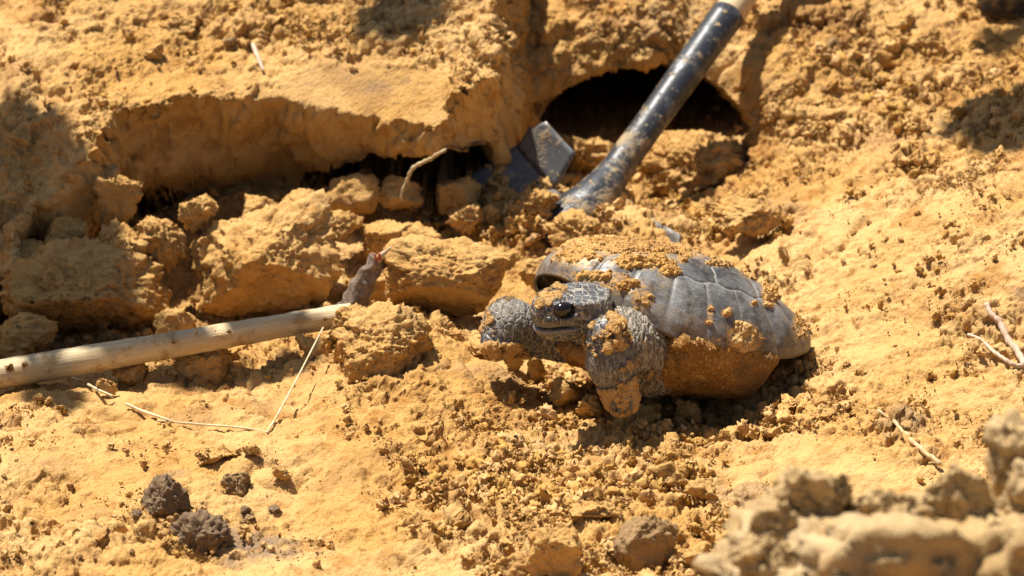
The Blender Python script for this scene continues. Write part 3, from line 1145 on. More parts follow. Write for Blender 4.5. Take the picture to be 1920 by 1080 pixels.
def body_sdf(Q):
    h = head_coords(Q)
    d = ell(h, (-0.005, 0, 0.0035), (0.0260, 0.0225, 0.0232))
    d = smin(d, ell(h, (0.0155, 0, 0.000), (0.0138, 0.0150, 0.0150)), 0.006)
    d = smin(d, ell(h, (0.003, 0, -0.0125), (0.0245, 0.0172, 0.0100)), 0.004)
    for sg in (1, -1):
        d = smin(d, ell(h, (-0.013, sg * 0.012, -0.004), (0.0135, 0.012, 0.0140)), 0.005)
        d = smin(d, ell(h, (0.0100, sg * 0.0130, 0.0128), (0.0090, 0.0040, 0.0028)), 0.003)
        d = smin(d, ell(h, (0.0130, sg * 0.0120, -0.0010), (0.0110, 0.0058, 0.0040)), 0.003)
        e = h - np.array([0.0118, sg * 0.0192, 0.0066])
        d = smax(d, -(np.sqrt((e[..., 0] / 1.25) ** 2 + e[..., 1] ** 2 + (e[..., 2] / 0.95) ** 2) - 0.0066), 0.0010)
        # nostril
        d = smax(d, -(np.linalg.norm(h - np.array([0.0285, sg * 0.004, 0.004]), axis=-1) - 0.0012), 0.0006)
    # mouth slit
    m = -0.0078 + 0.05 * (h[..., 0] - 0.006) - 6.0 * (h[..., 0] - 0.006) ** 2
    slit = 0.0024 * np.exp(-((h[..., 2] - m) / 0.0009) ** 2) * sstep(0.001, 0.008, h[..., 0]) * (np.abs(d) < 0.006)
    lipb = 0.0004 * np.exp(-((h[..., 2] - m + 0.0026) / 0.0013) ** 2) * sstep(-0.010, 0.0, h[..., 0])
    lipb2 = 0.0004 * np.exp(-((h[..., 2] - m - 0.0026) / 0.0013) ** 2) * sstep(-0.010, 0.0, h[..., 0])
    d = d + slit - lipb - lipb2
    neck_a = HC - HF * 0.014 - HU * 0.003
    d = smin(d, cone(Q, neck_a, nuch + TM @ np.array([-0.05, 0.0, -0.028]), 0.0165, 0.0260), 0.006)
    # near forelimb
    arm = cone(Q, arm_n[0], arm_n[1], 0.0158, 0.0170)
    arm = smin(arm, cone(Q, arm_n[1], arm_n[2], 0.0170, 0.0118), 0.010)
    arm = smin(arm, cone(Q, arm_n[2], arm_n[3], 0.0122, 0.0112), 0.004)
    up = cone(Q, upper[0], upper[1], 0.0325, 0.0290)
    d = smin(d, up, 0.004)
    d = smin(d, arm, 0.0018)
    # far forelimb
    fa = cone(Q, arm_f[0], arm_f[1], 0.0125, 0.0215)
    fa = smin(fa, cone(Q, arm_f[1], arm_f[2], 0.0215, 0.0150), 0.006)
    d = smin(d, fa, 0.0012)
    d = smin(d, ell((Q - TO) @ TM, (0.0, 0, -0.012), (0.088, 0.070, 0.030)), 0.008)
    return d


hh = 0.00095
lo = np.array([PY(890, 560, -0.2)[0], -0.352, -0.012])
hi = np.array([PY(1262, 560, -0.2)[0], -0.165, 0.112])
dims = np.ceil((hi - lo) / hh).astype(int)
axs = [lo[i] + np.arange(dims[i]) * hh for i in range(3)]


def _slab(i):
    Q = np.stack(np.meshgrid(axs[0][i:i + 8], axs[1], axs[2], indexing='ij'), -1)
    return body_sdf(Q)


FV = np.concatenate(list(_POOL.map(_slab, range(0, dims[0], 8))), 0)
# keep the field closed at the box
for ax in range(3):
    sl = [slice(None)] * 3
    for e in (0, -1):
        sl[ax] = e
        FV[tuple(sl)] = np.maximum(FV[tuple(sl)], 0.001)
BV, BQ = surface_nets(FV, lo, hh)
# one relaxing pass takes the voxel steps away
for _ in range(2):
    acc = np.zeros_like(BV)
    cnt = np.zeros(len(BV))
    for a, b in ((0, 1), (1, 2), (2, 3), (3, 0)):
        for ax in range(3):
            acc[:, ax] += np.bincount(BQ[:, a], BV[BQ[:, b], ax], len(BV)) + np.bincount(BQ[:, b], BV[BQ[:, a], ax], len(BV))
        cnt += np.bincount(BQ[:, a], minlength=len(BV)) + np.bincount(BQ[:, b], minlength=len(BV))
    BV = BV * 0.5 + 0.5 * acc / cnt[:, None]
BN = vnormals(BV, BQ)
_cc = BV.mean(0)
if (BN * (BV - _cc)).sum() < 0:
    BQ = BQ[:, ::-1]
    BN = -BN
bpx = proj(BV)
hcv = head_coords(BV)
dn_up = cone(BV, upper[0], upper[1], 0.0325, 0.0290)
dn_arm = np.minimum(np.minimum(cone(BV, arm_n[0], arm_n[1], 0.0158, 0.0170), cone(BV, arm_n[1], arm_n[2], 0.0170, 0.0118)), cone(BV, arm_n[2], arm_n[3], 0.0135, 0.012))
dn_far = np.minimum(cone(BV, arm_f[0], arm_f[1], 0.0125, 0.0215), cone(BV, arm_f[1], arm_f[2], 0.0215, 0.015))
dn_head = ell(hcv, (0.002, 0, -0.002), (0.034, 0.026, 0.025))
wrinkle = 1 - np.maximum.reduce([sstep(0.004, 0.0, dn_arm), sstep(0.004, -0.002, dn_head), sstep(0.003, 0.0, dn_far) * sstep(1050, 1000, bpx[:, 0])])
bigscale = sstep(0.004, 0.0, dn_arm) * (1 - sstep(0.0, -0.002, dn_head))
dirt = 0.03 + 0.18 * np.clip(BN[:, 2], 0, 1)
armpos = sstep(600, 770, bpx[:, 1])
dirt += sstep(0.003, 0.0, dn_arm) * (0.31 + 0.38 * armpos + 0.0 * armpos)
dirt += 0.28 * sstep(0.0, -0.003, dn_arm * 0 + np.abs(bpx[:, 0] - 1152 - (bpx[:, 1] - 600) * 0.25) / 22 * 0.003 - 0.003) * sstep(0.003, 0.0, dn_arm)
dirt += 0.30 * dblob(bpx, 1035, 548, 36, 14) + 0.35 * dblob(bpx, 1020, 570, 14, 16)
dirt += 0.55 * dblob(bpx, 950, 658, 55, 16) + 0.40 * dblob(bpx, 916, 612, 14, 40) + 0.2 * dblob(bpx, 940, 566, 40, 8)
dirt += 0.25 * dblob(bpx, 1205, 700, 50, 30)
dirt -= 0.5 * dblob(bpx, 985, 605, 28, 34) + 0.3 * dblob(bpx, 1090, 575, 40, 40)
dirt = dirt + 0.42 * fbm(BV, 95, 4, 170, 0.65)
m_ = -0.0078 + 0.05 * (hcv[:, 0] - 0.006) - 6.0 * (hcv[:, 0] - 0.006) ** 2
onhead = sstep(0.001, 0.008, hcv[:, 0]) * (dn_head < 0.004)
beak = np.exp(-((hcv[:, 2] - m_ + 0.0022) / 0.0010) ** 2) * onhead * 0.35
horn = np.exp(-((hcv[:, 2] - m_) / 0.0062) ** 4) * sstep(0.000, 0.012, hcv[:, 0]) * (dn_head < 0.004) * 0.8
dark = np.exp(-((hcv[:, 2] - m_) / 0.0009) ** 2) * onhead * 0.95
for e in EYES:
    dark = np.maximum(dark, 0.85 * sstep(0.0085, 0.0055, np.linalg.norm((hcv - e) * np.array([0.8, 1, 1]), axis=1)))
inshell = sstep(0.0, 0.02, ((nuch - BV) @ _f)) * (dn_up > 0.002)
thick_d = np.clip(dirt - 0.48, 0, 0.4) * 0.0045 * (0.6 + 0.8 * np.abs(pn(BV, 180, 175)))
BVd = BV + BN * thick_d[:, None]
body = link('body', mesh_from('body', BVd - TROOT, BQ, {'dirt': np.clip(dirt, 0, 1), 'wrinkle': np.clip(wrinkle, 0, 1), 'bigscale': np.clip(bigscale, 0, 1), 'beak': beak, 'horn': horn, 'dark': np.clip(np.maximum(dark, 0.0 * inshell), 0, 1)}), M_SKIN, parent=tortoise)
for e in EYES:
    V, Fc = ico(4)
    link('eye', mesh_from('eye', (V * np.array([0.0074, 0.0050, 0.0056]) + np.array([e[0], math.copysign(0.0150, e[1]), e[2]])) * 1.10 @ HB.T + HC - TROOT, Fc), M_EYE, parent=body)


M_CLAW = simple('claw', (0.10, 0.085, 0.06), 0.5, 0.4, (0.20, 0.16, 0.10), 200)
for dx_, dz_ in ((-14, 2), (-4, 6), (6, 6), (15, 2)):
    a_ = PY(1166 + dx_, 750 + dz_, -0.333)
    V, Fc = tube(spline([a_ + np.array([0, 0.004, 0.004]), a_, a_ + np.array([dx_ * 0.0001, -0.005, -0.010])], 7), [0.0034, 0.0033, 0.0031, 0.0027, 0.0021, 0.0013, 0.0004], 10)
    link('claw', mesh_from('claw', V - TROOT, Fc), M_CLAW, parent=body)


# ---- plastron and bridges
def plas_sdf(Q):
    q = (Q - TO) @ TM
    x, y, z = q[..., 0], q[..., 1], q[..., 2]
    n = 2.6
    ex = np.abs((x + 0.004) / (TA * 0.93)) ** n + np.abs(y / (TB * 0.985)) ** n
    d = (ex + np.abs((z + 0.004) / 0.044) ** 2.4) ** (1 / 2.4) - 1
    d = d * 0.045
    d = smax(d, z - 0.002 + 0.0095 * (y / TB) ** 2, 0.003)
    for sg in (1, -1):
        d = smax(d, -ell(q, (TA * 0.78, sg * TB * 0.70, -0.012), (0.052, 0.046, 0.036)), 0.006)
        d = smax(d, -ell(q, (-TA * 0.85, sg * TB * 0.66, -0.020), (0.050, 0.046, 0.030)), 0.006)
    d = smax(d, -ell(q, (TA * 0.95, 0, 0.000), (0.060, 0.060, 0.036)), 0.006)
    return d


ph_ = 0.0014
lo2 = TO + np.array([-0.14, -0.14, -0.10])
dm2 = np.ceil(np.array([0.28, 0.28, 0.16]) / ph_).astype(int)
ax2 = [lo2[i] + np.arange(dm2[i]) * ph_ for i in range(3)]
FV2 = np.concatenate(list(_POOL.map(lambda i: plas_sdf(np.stack(np.meshgrid(ax2[0][i:i + 8], ax2[1], ax2[2], indexing='ij'), -1)), range(0, dm2[0], 8))), 0)
PV, PQ = surface_nets(FV2, lo2, ph_)
PN_ = vnormals(PV, PQ)
if (PN_ * (PV - PV.mean(0))).sum() < 0:
    PQ = PQ[:, ::-1]
    PN_ = -PN_
ppx = proj(PV)
pm = np.maximum.reduce([a * dblob(ppx, u, v, ru, rv, 0.5) for u, v, ru, rv, a in ((1250, 690, 40, 40, 1.0), (1235, 612, 18, 14, 1.0), (1265, 640, 25, 14, .8), (1300, 715, 60, 10, .6), (1060, 660, 50, 20, .5))])
PV = PV + PN_ * (np.clip(pm + 0.5 * fbm(PV, 90, 4, 180, 0.6) - 0.5, 0, 0.6) * 0.008 * (0.6 + 0.8 * np.abs(pn(PV, 200, 185))))[:, None]
link('plastron', mesh_from('plastron', PV - TROOT, PQ), M_PLAS, parent=tortoise)
cam_d.dof.focus_distance = float((HC + np.array([0.02, -0.01, 0.0]) - CAM) @ F_AX)

# ------------------------------------------------------------------ clods, each a thing of its own
S_PX = WIDTH * DIST / 1920


def clod(u, v, w, h, label, seed, mat=None, sub=4, depth=0.85, rot=None, rough=0.11, planes=9, cuts=(), group=None, sink=0.0, y=None, name='soil_clod', sharp=0.028):
    """a clod seen centred on photo position (u, v), w x h photo pixels, standing on the soil below it"""
    rs = np.random.default_rng(seed + 7)
    if y is None:
        G, _ = on_ground(u, v + h * 0.42)
        y = G[1] + 0.25 * w * S_PX * depth
    c = PY(u, v, y)
    k = np.dot(c - CAM, F_AX) / DIST * S_PX
    size = np.array([w * 0.5 * k, w * 0.5 * k * depth, h * 0.5 * k * 1.02])
    V, Fc = lump(seed, sub, (1, 1, 1), planes, rough, sharp=sharp, cuts=cuts)
    if rot is None:
        rot = (0, 0, rs.uniform(0, 6.28))
    V = V @ rotm(*rot).T
    ext = np.abs(V).max(0)
    V = V / ext * size
    V[:, 2] -= sink
    gap = c[2] + V[:, 2].min() - drop(c[0], c[1], c[2])[2]          # let every clod reach the soil under it
    if gap > 0.001:
        hz = -V[:, 2].min()
        k_ = min((gap + 0.003 + hz) / hz, 1.45)
        V[V[:, 2] < 0, 2] *= k_
        left = gap + 0.002 - hz * (k_ - 1)
        if 0 < left < 0.012:
            c = c - np.array([0, 0, left])
    base = np.array([c[0], c[1], c[2] + V[:, 2].min()])
    me = mesh_from('clod', V + (c - base), Fc)
    return link(name, me, mat or M_CLOD, loc=base, label=label, cat='clod', group=group)


UP = (0, 0, 1)
clod(506, 492, 320, 232, 'largest ochre clod in the gully, broad sunlit top and dark undercut front', 21, sub=6, depth=0.8, rot=(0, 0, 0), y=0.03, rough=0.10, planes=5,
     cuts=(((-0.25, -0.25, 1), 0.62), ((0.5, -0.6, 0.55), 0.72), ((0.1, -1, -0.55), 0.60), ((-0.8, -0.5, 0.2), 0.8)))
clod(165, 548, 350, 200, 'wide shaded clod left of the largest gully clod, its lower edge jutting out', 34, sub=6, depth=0.7, rot=(0, 0, 0), y=0.0, rough=0.12, planes=5,
     cuts=(((-0.1, -0.5, 1), 0.62), ((0.1, -0.8, -0.8), 0.5), ((0.7, -0.3, 0.5), 0.78)))
clod(224, 368, 98, 118, 'thin upright slab of soil with a lit rim standing in shade under the bank', 5, sub=5, depth=0.5, rot=(0, 0, 0.2), y=0.09, rough=0.13, planes=6, cuts=(((0, -1, 0.1), 0.4), ((0.2, 0, 1), 0.8)))
clod(366, 400, 92, 80, 'small peaked lump on the back left shoulder of the largest gully clod', 45, sub=5, y=0.06, rough=0.13, rot=(0, 0, 0.4))
clod(300, 440, 120, 90, 'crumbly lump wedged between the upright slab and the largest gully clod', 57, sub=5, y=0.06, rough=0.16)
clod(215, 455, 130, 90, 'broken lump below the upright slab, in shade', 58, sub=5, y=0.04, rough=0.18)
clod(30, 640, 160, 120, 'clod at the left picture edge just above the wooden pole', 63, sub=5, y=-0.05, rough=0.13)
clod(120, 445, 110, 90, 'shaded lump at the foot of the bank on the far left', 64, sub=5, y=0.06, rough=0.15)
clod(838, 528, 262, 148, 'long loaf-shaped clod with shadowed underside between the stub and the tortoise', 77, sub=6, depth=0.6, rot=(0, 0, 0), y=-0.06, rough=0.085, planes=5,
     cuts=(((0.0, -0.45, 1), 0.66), ((-0.1, -0.75, -1), 0.42), ((0, -1, 0.25), 0.74), ((1, -0.2, 0), 0.9), ((-1, 0, 0), 0.92)))
clod(1010, 505, 130, 90, 'pale flat-topped clod behind the tortoise head', 79, sub=5, depth=0.8, y=-0.02, rough=0.07, cuts=(((0, -0.5, 1), 0.55),))
clod(706, 662, 215, 215, 'knobbly clod with a dark right side standing at the buried end of the wooden pole', 83, sub=6, depth=0.8, rot=(0, 0, 0), y=-0.21, rough=0.12, planes=5,
     cuts=(((-0.35, -0.45, 1), 0.62), ((1, -0.35, -0.1), 0.70), ((0.3, -1, 0.1), 0.82)))
clod(842, 638, 54, 66, 'small squared block of soil below the loaf-shaped clod', 91, sub=5, rot=(0, 0, 0.3), rough=0.09, y=-0.13, planes=4, cuts=(((0, 0, 1), 0.7), ((0, -1, 0), 0.7), ((1, 0, 0), 0.75), ((-1, 0, 0), 0.75)))
clod(900, 655, 70, 40, 'low crumbly clod left of the tortoise far forefoot', 92, sub=4, rough=0.16, y=-0.155)
clod(724, 418, 130, 85, 'pale square-edged clod in the gully behind the largest one', 101, sub=5, y=0.10, rough=0.09, cuts=(((-0.2, -0.4, 1), 0.6), ((0.2, -1, 0), 0.7)))
clod(640, 420, 90, 60, 'sunlit lump directly behind the largest gully clod', 102, sub=4, y=0.10, rough=0.14)
clod(480, 388, 90, 50, 'first of three lumps in the deep shade under the bank', 103, sub=4, y=0.13, rough=0.12)
clod(568, 372, 90, 55, 'middle one of three lumps in the deep shade under the bank', 104, sub=4, y=0.14, rough=0.12)
clod(655, 358, 120, 76, 'rightmost of three lumps in the deep shade under the bank', 105, sub=4, y=0.16, rough=0.12)
clod(760, 364, 110, 76, 'shaded lump at the foot of the thin pale root', 106, sub=4, y=0.16, rough=0.15)
clod(850, 362, 110, 76, 'lump half in shade between the pale root and the shovel blade', 107, sub=4, y=0.17, rough=0.15)
clod(385, 680, 125, 80, 'shaded block of soil under the middle of the wooden pole', 111, sub=5, y=-0.155, rough=0.12, rot=(0, 0, 0.1), cuts=(((0, 0, 1), 0.7), ((0, -1, 0.1), 0.7)))
clod(200, 725, 48, 42, 'small sunlit flake of soil just below the wooden pole', 112, sub=4, depth=0.4, rough=0.10)
clod(250, 690, 90, 50, 'dark crumbly lump in the shade below the pole on the left', 113, sub=4, y=-0.17, rough=0.16)
clod(75, 745, 36, 26, 'small lump on the ground below the left end of the wooden pole', 114, sub=4, rough=0.13)
clod(655, 600, 90, 70, 'crumbly clod burying the right end of the wooden pole', 115, sub=5, y=-0.145, rough=0.16)
clod(590, 650, 80, 60, 'low crumbly clod in the half shade below the right end of the pole', 116, sub=4, y=-0.16, rough=0.16)
clod(410, 455, 110, 90, 'angular clod squeezed against the left side of the largest gully clod', 117, sub=5, y=0.05, rough=0.12, cuts=(((-0.3, -0.4, 1), 0.6),))
clod(330, 585, 90, 80, 'dark cleft lump between the two biggest gully clods', 118, sub=4, y=-0.03, rough=0.14)
clod(690, 545, 80, 90, 'lump in the gully right of the largest clod, behind the stub', 119, sub=4, y=-0.02, rough=0.13)
clod(60, 500, 150, 110, 'shaded angular clod at the left edge under the bank', 120, sub=5, y=0.03, rough=0.12, cuts=(((0.2, -0.5, 1), 0.6),))
clod(800, 455, 100, 70, 'sunlit lump behind the loaf-shaped clod', 108, sub=4, y=0.04, rough=0.13)
# dark clods of the foreground
clod(313, 928, 112, 108, 'largest dark brown clod in the left foreground', 121, M_DARKCLOD, 5, rough=0.15, sink=0.004, planes=7, rot=(0.2, 0.1, 0.4))
clod(373, 1000, 134, 102, 'dark brown cracked clod leaning against the largest dark one from the front', 122, M_DARKCLOD, 5, rough=0.16, sink=0.004, planes=7, rot=(0, 0.2, 1.2))
clod(446, 897, 70, 66, 'dark grey-brown pointed clod right of the largest dark one', 123, M_GREYCLOD, 5, rough=0.12, sink=0.004, planes=7, rot=(0, 0, 2.0))
clod(531, 889, 46, 44, 'small yellowish-grey clod farthest right of the row of foreground clods', 124, M_CLOD, 4, rough=0.12)
clod(516, 958, 42, 22, 'flat dark brown pebble-sized lump beside the grey clay smear', 125, M_DARKCLOD, 4, rough=0.10)
clod(458, 957, 34, 22, 'small dark lump between the clay smear and the pointed clod', 126, M_DARKCLOD, 4, rough=0.12)
clod(462, 972, 40, 20, 'small brown lump touching the upper edge of the clay smear', 127, M_GREYCLOD, 4, rough=0.14)
clod(257, 966, 26, 22, 'small dark lump left of the largest dark clod', 128, M_DARKCLOD, 4, rough=0.10)
clod(398, 852, 96, 46, 'low yellow ledge of soil above the dark clods', 131, sub=5, rough=0.11)
clod(470, 846, 42, 34, 'small ochre lump at the right end of the low yellow ledge', 132, sub=4, rough=0.10)
clod(380, 868, 24, 16, 'tiny lump under the low yellow ledge', 133, sub=3, rough=0.10)
# foreground, bottom middle
clod(1030, 1035, 116, 116, 'angular ochre clod at the bottom edge, left of the greyish one', 141, sub=5, rough=0.08, rot=(0, 0, 0.5), cuts=(((-0.1, -0.3, 1), 0.7), ((-0.6, -0.8, 0), 0.7)))
clod(1216, 1012, 138, 128, 'rounded greyish-brown clod at the bottom edge', 142, M_GREYCLOD, 5, rough=0.09)
clod(1100, 962, 120, 62, 'ochre clod with a dark overhanging front above the angular one', 143, sub=5, rough=0.12, rot=(0, 0, 0), cuts=(((0.2, -0.8, -0.6), 0.45), ((-0.2, -0.1, 1), 0.7)))
clod(955, 1060, 90, 60, 'half-buried clod at the bottom edge, left of the angular one', 144, sub=4, rough=0.13)
clod(1310, 1045, 70, 60, 'small clod at the bottom edge right of the greyish one', 145, sub=4, rough=0.14)
clod(1250, 890, 90, 60, 'broken lump in the rubble below the tortoise', 146, sub=4, rough=0.15)
clod(1320, 920, 80, 60, 'broken lump farther right in the rubble below the tortoise', 147, sub=4, rough=0.16)
# under the tortoise
clod(1004, 690, 56, 70, 'upright lump under the tortoise chin', 151, sub=4, rough=0.12)
clod(965, 676, 50, 50, 'lump propping the tortoise far forelimb', 152, sub=4, rough=0.13)
clod(1060, 735, 70, 66, 'shaded lump in front of the tortoise chest', 153, sub=4, rough=0.14, y=-0.22)
clod(1105, 765, 62, 60, 'shaded lump behind the tortoise near forefoot', 154, sub=4, rough=0.14, y=-0.24)
clod(1215, 775, 64, 46, 'lump in the dark hollow right of the near forefoot', 155, sub=4, rough=0.14, y=-0.25)
clod(1290, 765, 60, 44, 'lump in the dark hollow under the middle of the shell', 156, sub=4, rough=0.14, y=-0.25)
# on the bank
clod(288, 96, 52, 38, 'squat lump alone on the left part of the bank top', 161, M_CLOD, 4, rough=0.12)
clod(345, 46, 100, 46, 'long ragged clod lying on the bank top near the picture top', 162, sub=5, rough=0.16)
clod(432, 77, 32, 26, 'small brown-grey lump on the bank top', 163, M_GREYCLOD, 4, rough=0.10)
clod(460, 84, 40, 30, 'ochre lump touching the brown-grey one on the bank top', 164, sub=4, rough=0.14)
clod(1735, 75, 80, 62, 'upright broken clod left of the boot shadow', 171, sub=5, rough=0.13)
clod(1690, 40, 70, 44, 'clod near the top edge left of the boot', 172, sub=4, rough=0.13)
clod(1395, 395, 150, 60, 'low brown mound of crumbs behind the tortoise shell', 173, M_CLOD, 5, rough=0.12, y=0.06)
clod(1305, 312, 230, 130, 'sunlit heap of loose soil filling the lower part of the burrow mouth', 174, sub=6, rough=0.13, planes=3, y=0.31, sharp=0.45)
clod(1265, 262, 70, 44, 'lump lying on top of the heap inside the burrow mouth', 176, sub=4, rough=0.2, y=0.33)
clod(878, 392, 95, 66, 'crumbly clod at the lower left of the buried shovel blade', 177, sub=5, rough=0.17, y=0.12)
clod(1085, 432, 130, 74, 'crumbly heap burying the foot of the shovel socket', 178, sub=5, rough=0.17, y=0.085, sharp=0.12)
clod(1010, 372, 90, 60, 'crumbly lump on the shovel blade between step and socket', 179, sub=5, rough=0.18, y=0.13, sharp=0.1)
clod(1085, 290, 170, 110, 'shaded heap of rubble in the burrow mouth left of the shovel', 175, sub=5, rough=0.2, y=0.36, sharp=0.1)

# groups of look-alike lumps
_meshes = {}


def lump_mesh(seed, mat, sub=3):
    k = (seed, mat.name)
    if k not in _meshes:
        V, Fc = lump(seed, sub, (1, 0.9, 0.8), 8, 0.19, sharp=0.05, detail=3)
        me = mesh_from('lump', V, Fc)
        me.materials.append(mat)
        _meshes[k] = me
    return _meshes[k]


def lumps(n, u, v, ru, rv, lo_, hi_, label, group, seed, mat=None):
    rs = np.random.default_rng(seed)
    for i in range(n):
        a, r = rs.uniform(0, 6.28), math.sqrt(rs.uniform(0, 1))
        G, N = on_ground(u + ru * r * math.cos(a), v + rv * r * math.sin(a))
        s = 0.5 * S_PX * lo_ * (1 - rs.random() * (1 - (lo_ / hi_) ** 1.6)) ** (-1 / 1.6)
        o = link('soil_lump', lump_mesh(400 + int(rs.integers(0, 14)), mat or M_LUMP, 4), None, loc=G + np.array([0, 0, s * rs.uniform(0.1, 0.5)]), label=label, cat='clod', group=group)
        o.scale = (s * rs.uniform(0.8, 1.25), s * rs.uniform(0.8, 1.2), s * rs.uniform(0.65, 1.0))
        o.rotation_euler = tuple(rs.uniform(0, 6.28, 3))


M_LUMP = soil_material('soil_lump', crumb_amp=0.55, fine_amp=0.9, grey_amt=0.4, rand=True, unit=0.010)
lumps(38, 955, 412, 150, 42, 14, 36, 'ochre lump in the rubble heaped over the buried shovel blade', 'lumps heaped over the shovel blade', 1)
lumps(30, 1250, 325, 120, 50, 14, 40, 'lump of soil in the hollow between shovel and burrow', 'lumps in the hollow before the burrow', 2)
lumps(34, 1220, 800, 250, 34, 10, 30, 'crumbly lump along the hollow under the tortoise', 'lumps under the tortoise', 3)
lumps(34, 1100, 905, 260, 60, 12, 34, 'ochre lump in the rubble between the tortoise and the bottom clods', 'lumps in the rubble below the tortoise', 4)
lumps(24, 860, 930, 130, 80, 12, 30, 'ochre lump in the loose patch right of the dark clods', 'lumps right of the dark clods', 5)
lumps(36, 1660, 190, 200, 130, 14, 40, 'blurred ochre lump on the slope left of the boot', 'lumps on the slope left of the boot', 6)
lumps(16, 1600, 450, 200, 90, 10, 24, 'small lump on the smooth slope behind the shell', 'lumps on the slope behind the shell', 7)
lumps(22, 540, 70, 360, 70, 12, 30, 'blurred lump on the crumbly bank top', 'lumps on the bank top', 8)
lumps(24, 330, 620, 300, 70, 12, 34, 'lump in the gully along the wooden pole', 'lumps in the gully along the pole', 9)
lumps(34, 610, 370, 230, 45, 14, 40, 'lump of soil behind the largest gully clod', 'lumps behind the largest gully clod', 10)
lumps(20, 200, 980, 220, 80, 10, 24, 'small ochre lump in the left bottom corner', 'lumps in the left bottom corner', 11)
lumps(16, 1500, 720, 120, 40, 10, 26, 'crumbly lump right of the shell on the slope edge', 'lumps right of the shell', 12)

# the near mound, out of focus
_fg = PY(1790, 1150, -1.05)
V, Fc = lump(216, 6, (1, 1, 1), 6, 0.08, sharp=0.25, detail=6)
V = V / np.abs(V).max(0) * np.array([0.175, 0.14, 0.120])
V = V * (1 + 0.13 * fbm(V, 15, 5, 231, 0.62))[:, None]
_gz = drop(_fg[0], _fg[1])[2]
V[:, 2] = np.where(V[:, 2] < 0, V[:, 2] * 2.2, V[:, 2])
link('soil_mound', mesh_from('soil_mound', V + np.array([0, 0, _fg[2] - _gz]), Fc), M_GREYMOUND, loc=(_fg[0], _fg[1], _gz), label='big out-of-focus mound of soil in the bottom right corner', cat='mound')
for _i, (_u, _v, _w, _h) in enumerate(((1530, 935, 190, 160), (1665, 965, 180, 150), (1785, 940, 180, 160), (1910, 885, 200, 230), (1440, 1050, 170, 160), (1575, 1050, 200, 160), (1720, 1060, 190, 160), (1860, 1040, 190, 170), (1960, 950, 160, 190), (1462, 985, 130, 120))):
    clod(_u, _v, _w, _h, 'out-of-focus crumbly clod lying on the near mound in the bottom right corner', 600 + _i, M_GREYMOUND, 5, depth=0.8, rough=0.15, y=-1.05 - 0.0004 * (_v - 950), group='clods on the near mound', sharp=0.05)

# ------------------------------------------------------------------ the wooden pole
def wood_material(name, a, b, dirt=0.4):
    n = NT(name)
    co = n.obj()
    g = n.noise(n.vmap(co, scale=(0.05, 1, 1)), 420, 4, 0.6, 0.3)
    p = n.noise(co, 28, 4, 0.6)
    c = n.mix(n.ramp(g, 0.35, 0.68), a, b)
    c = n.mix(n.math('MULTIPLY', n.ramp(p, 0.42, 0.66), 0.5), c, (0.46, 0.37, 0.26))
    d = n.math('MULTIPLY', n.ramp(n.noise(co, 45, 5, 0.72), 0.52, 0.68), dirt)
    c = n.mix(d, c, (0.42, 0.25, 0.09))
    n.set(Base_Color=c, Roughness=0.62)
    n.b.inputs['Specular IOR Level'].default_value = 0.35
    bp = n.n('ShaderNodeBump')
    bp.inputs['Distance'].default_value = 0.0008
    n.s(bp.inputs['Height'], n.math('ADD', g, d))
    n.s(n.b.inputs['Normal'], bp.outputs[0])
    return n.m


M_POLE = wood_material('weathered_pole', (0.58, 0.42, 0.21), (0.72, 0.57, 0.33), 1.0)
M_HANDLE = wood_material('shovel_handle', (0.62, 0.42, 0.20), (0.70, 0.50, 0.26), 0.2)


def bar(name, pts, radii, mat, seg=20, parent=None, n=60, wob=0.0, seed=0, **kw):
    """a bar whose own x axis runs along it, so that grain follows it"""
    pts = spline(pts, n)
    a = pts[0]
    ex = pts[-1] - pts[0]
    ex = ex / np.linalg.norm(ex)
    ey = np.cross([0, 0, 1.0], ex)
    ey /= np.linalg.norm(ey)
    Bm = np.stack([ex, ey, np.cross(ex, ey)], 1)
    rad = np.interp(np.linspace(0, 1, n), np.linspace(0, 1, len(radii)), radii)
    V, Fc = tube((pts - a) @ Bm, rad, seg, wob=wob, seed=seed)
    me = mesh_from(name, V, Fc)
    par = np.zeros(3) if parent is None else np.array(parent.location)
    o = link(name, me, mat, parent=parent, loc=a - par, **kw)
    o.rotation_euler = Matrix(Bm.tolist()).to_euler()
    return o


_pa, _pb = PY(0, 702, -0.205), PY(640, 592, -0.128)
_pole = [_pa + (_pb - _pa) * t for t in (-0.5, -0.1, 0.3, 0.65, 0.95, 1.03)]
pole = bar('wooden_pole', _pole, [0.0132, 0.0128, 0.0118, 0.0108, 0.0098, 0.0096], M_POLE, 28, wob=0.0006, label='pale weathered wooden pole lying along the gully on the left', cat='pole')
for (u, v, r) in ((326, 641, 4), (430, 622, 5), (20, 690, 9), (45, 684, 6), (368, 624, 3), (610, 598, 4)):
    yy = np.interp(u, [0, 640], [-0.205, -0.128])
    c = PY(u, v, yy - 0.011)
    V, Fc = lump(500 + u, 4, (r * S_PX, r * S_PX * 0.6, r * S_PX * 0.8), 7, 0.3)
    me = mesh_from('mud_clump', V, Fc)
    o = link('mud_clump', me, M_CLOD, parent=pole)
    o.matrix_parent_inverse = (Matrix.Translation(pole.location) @ pole.rotation_euler.to_matrix().to_4x4()).inverted()
    o.location = c

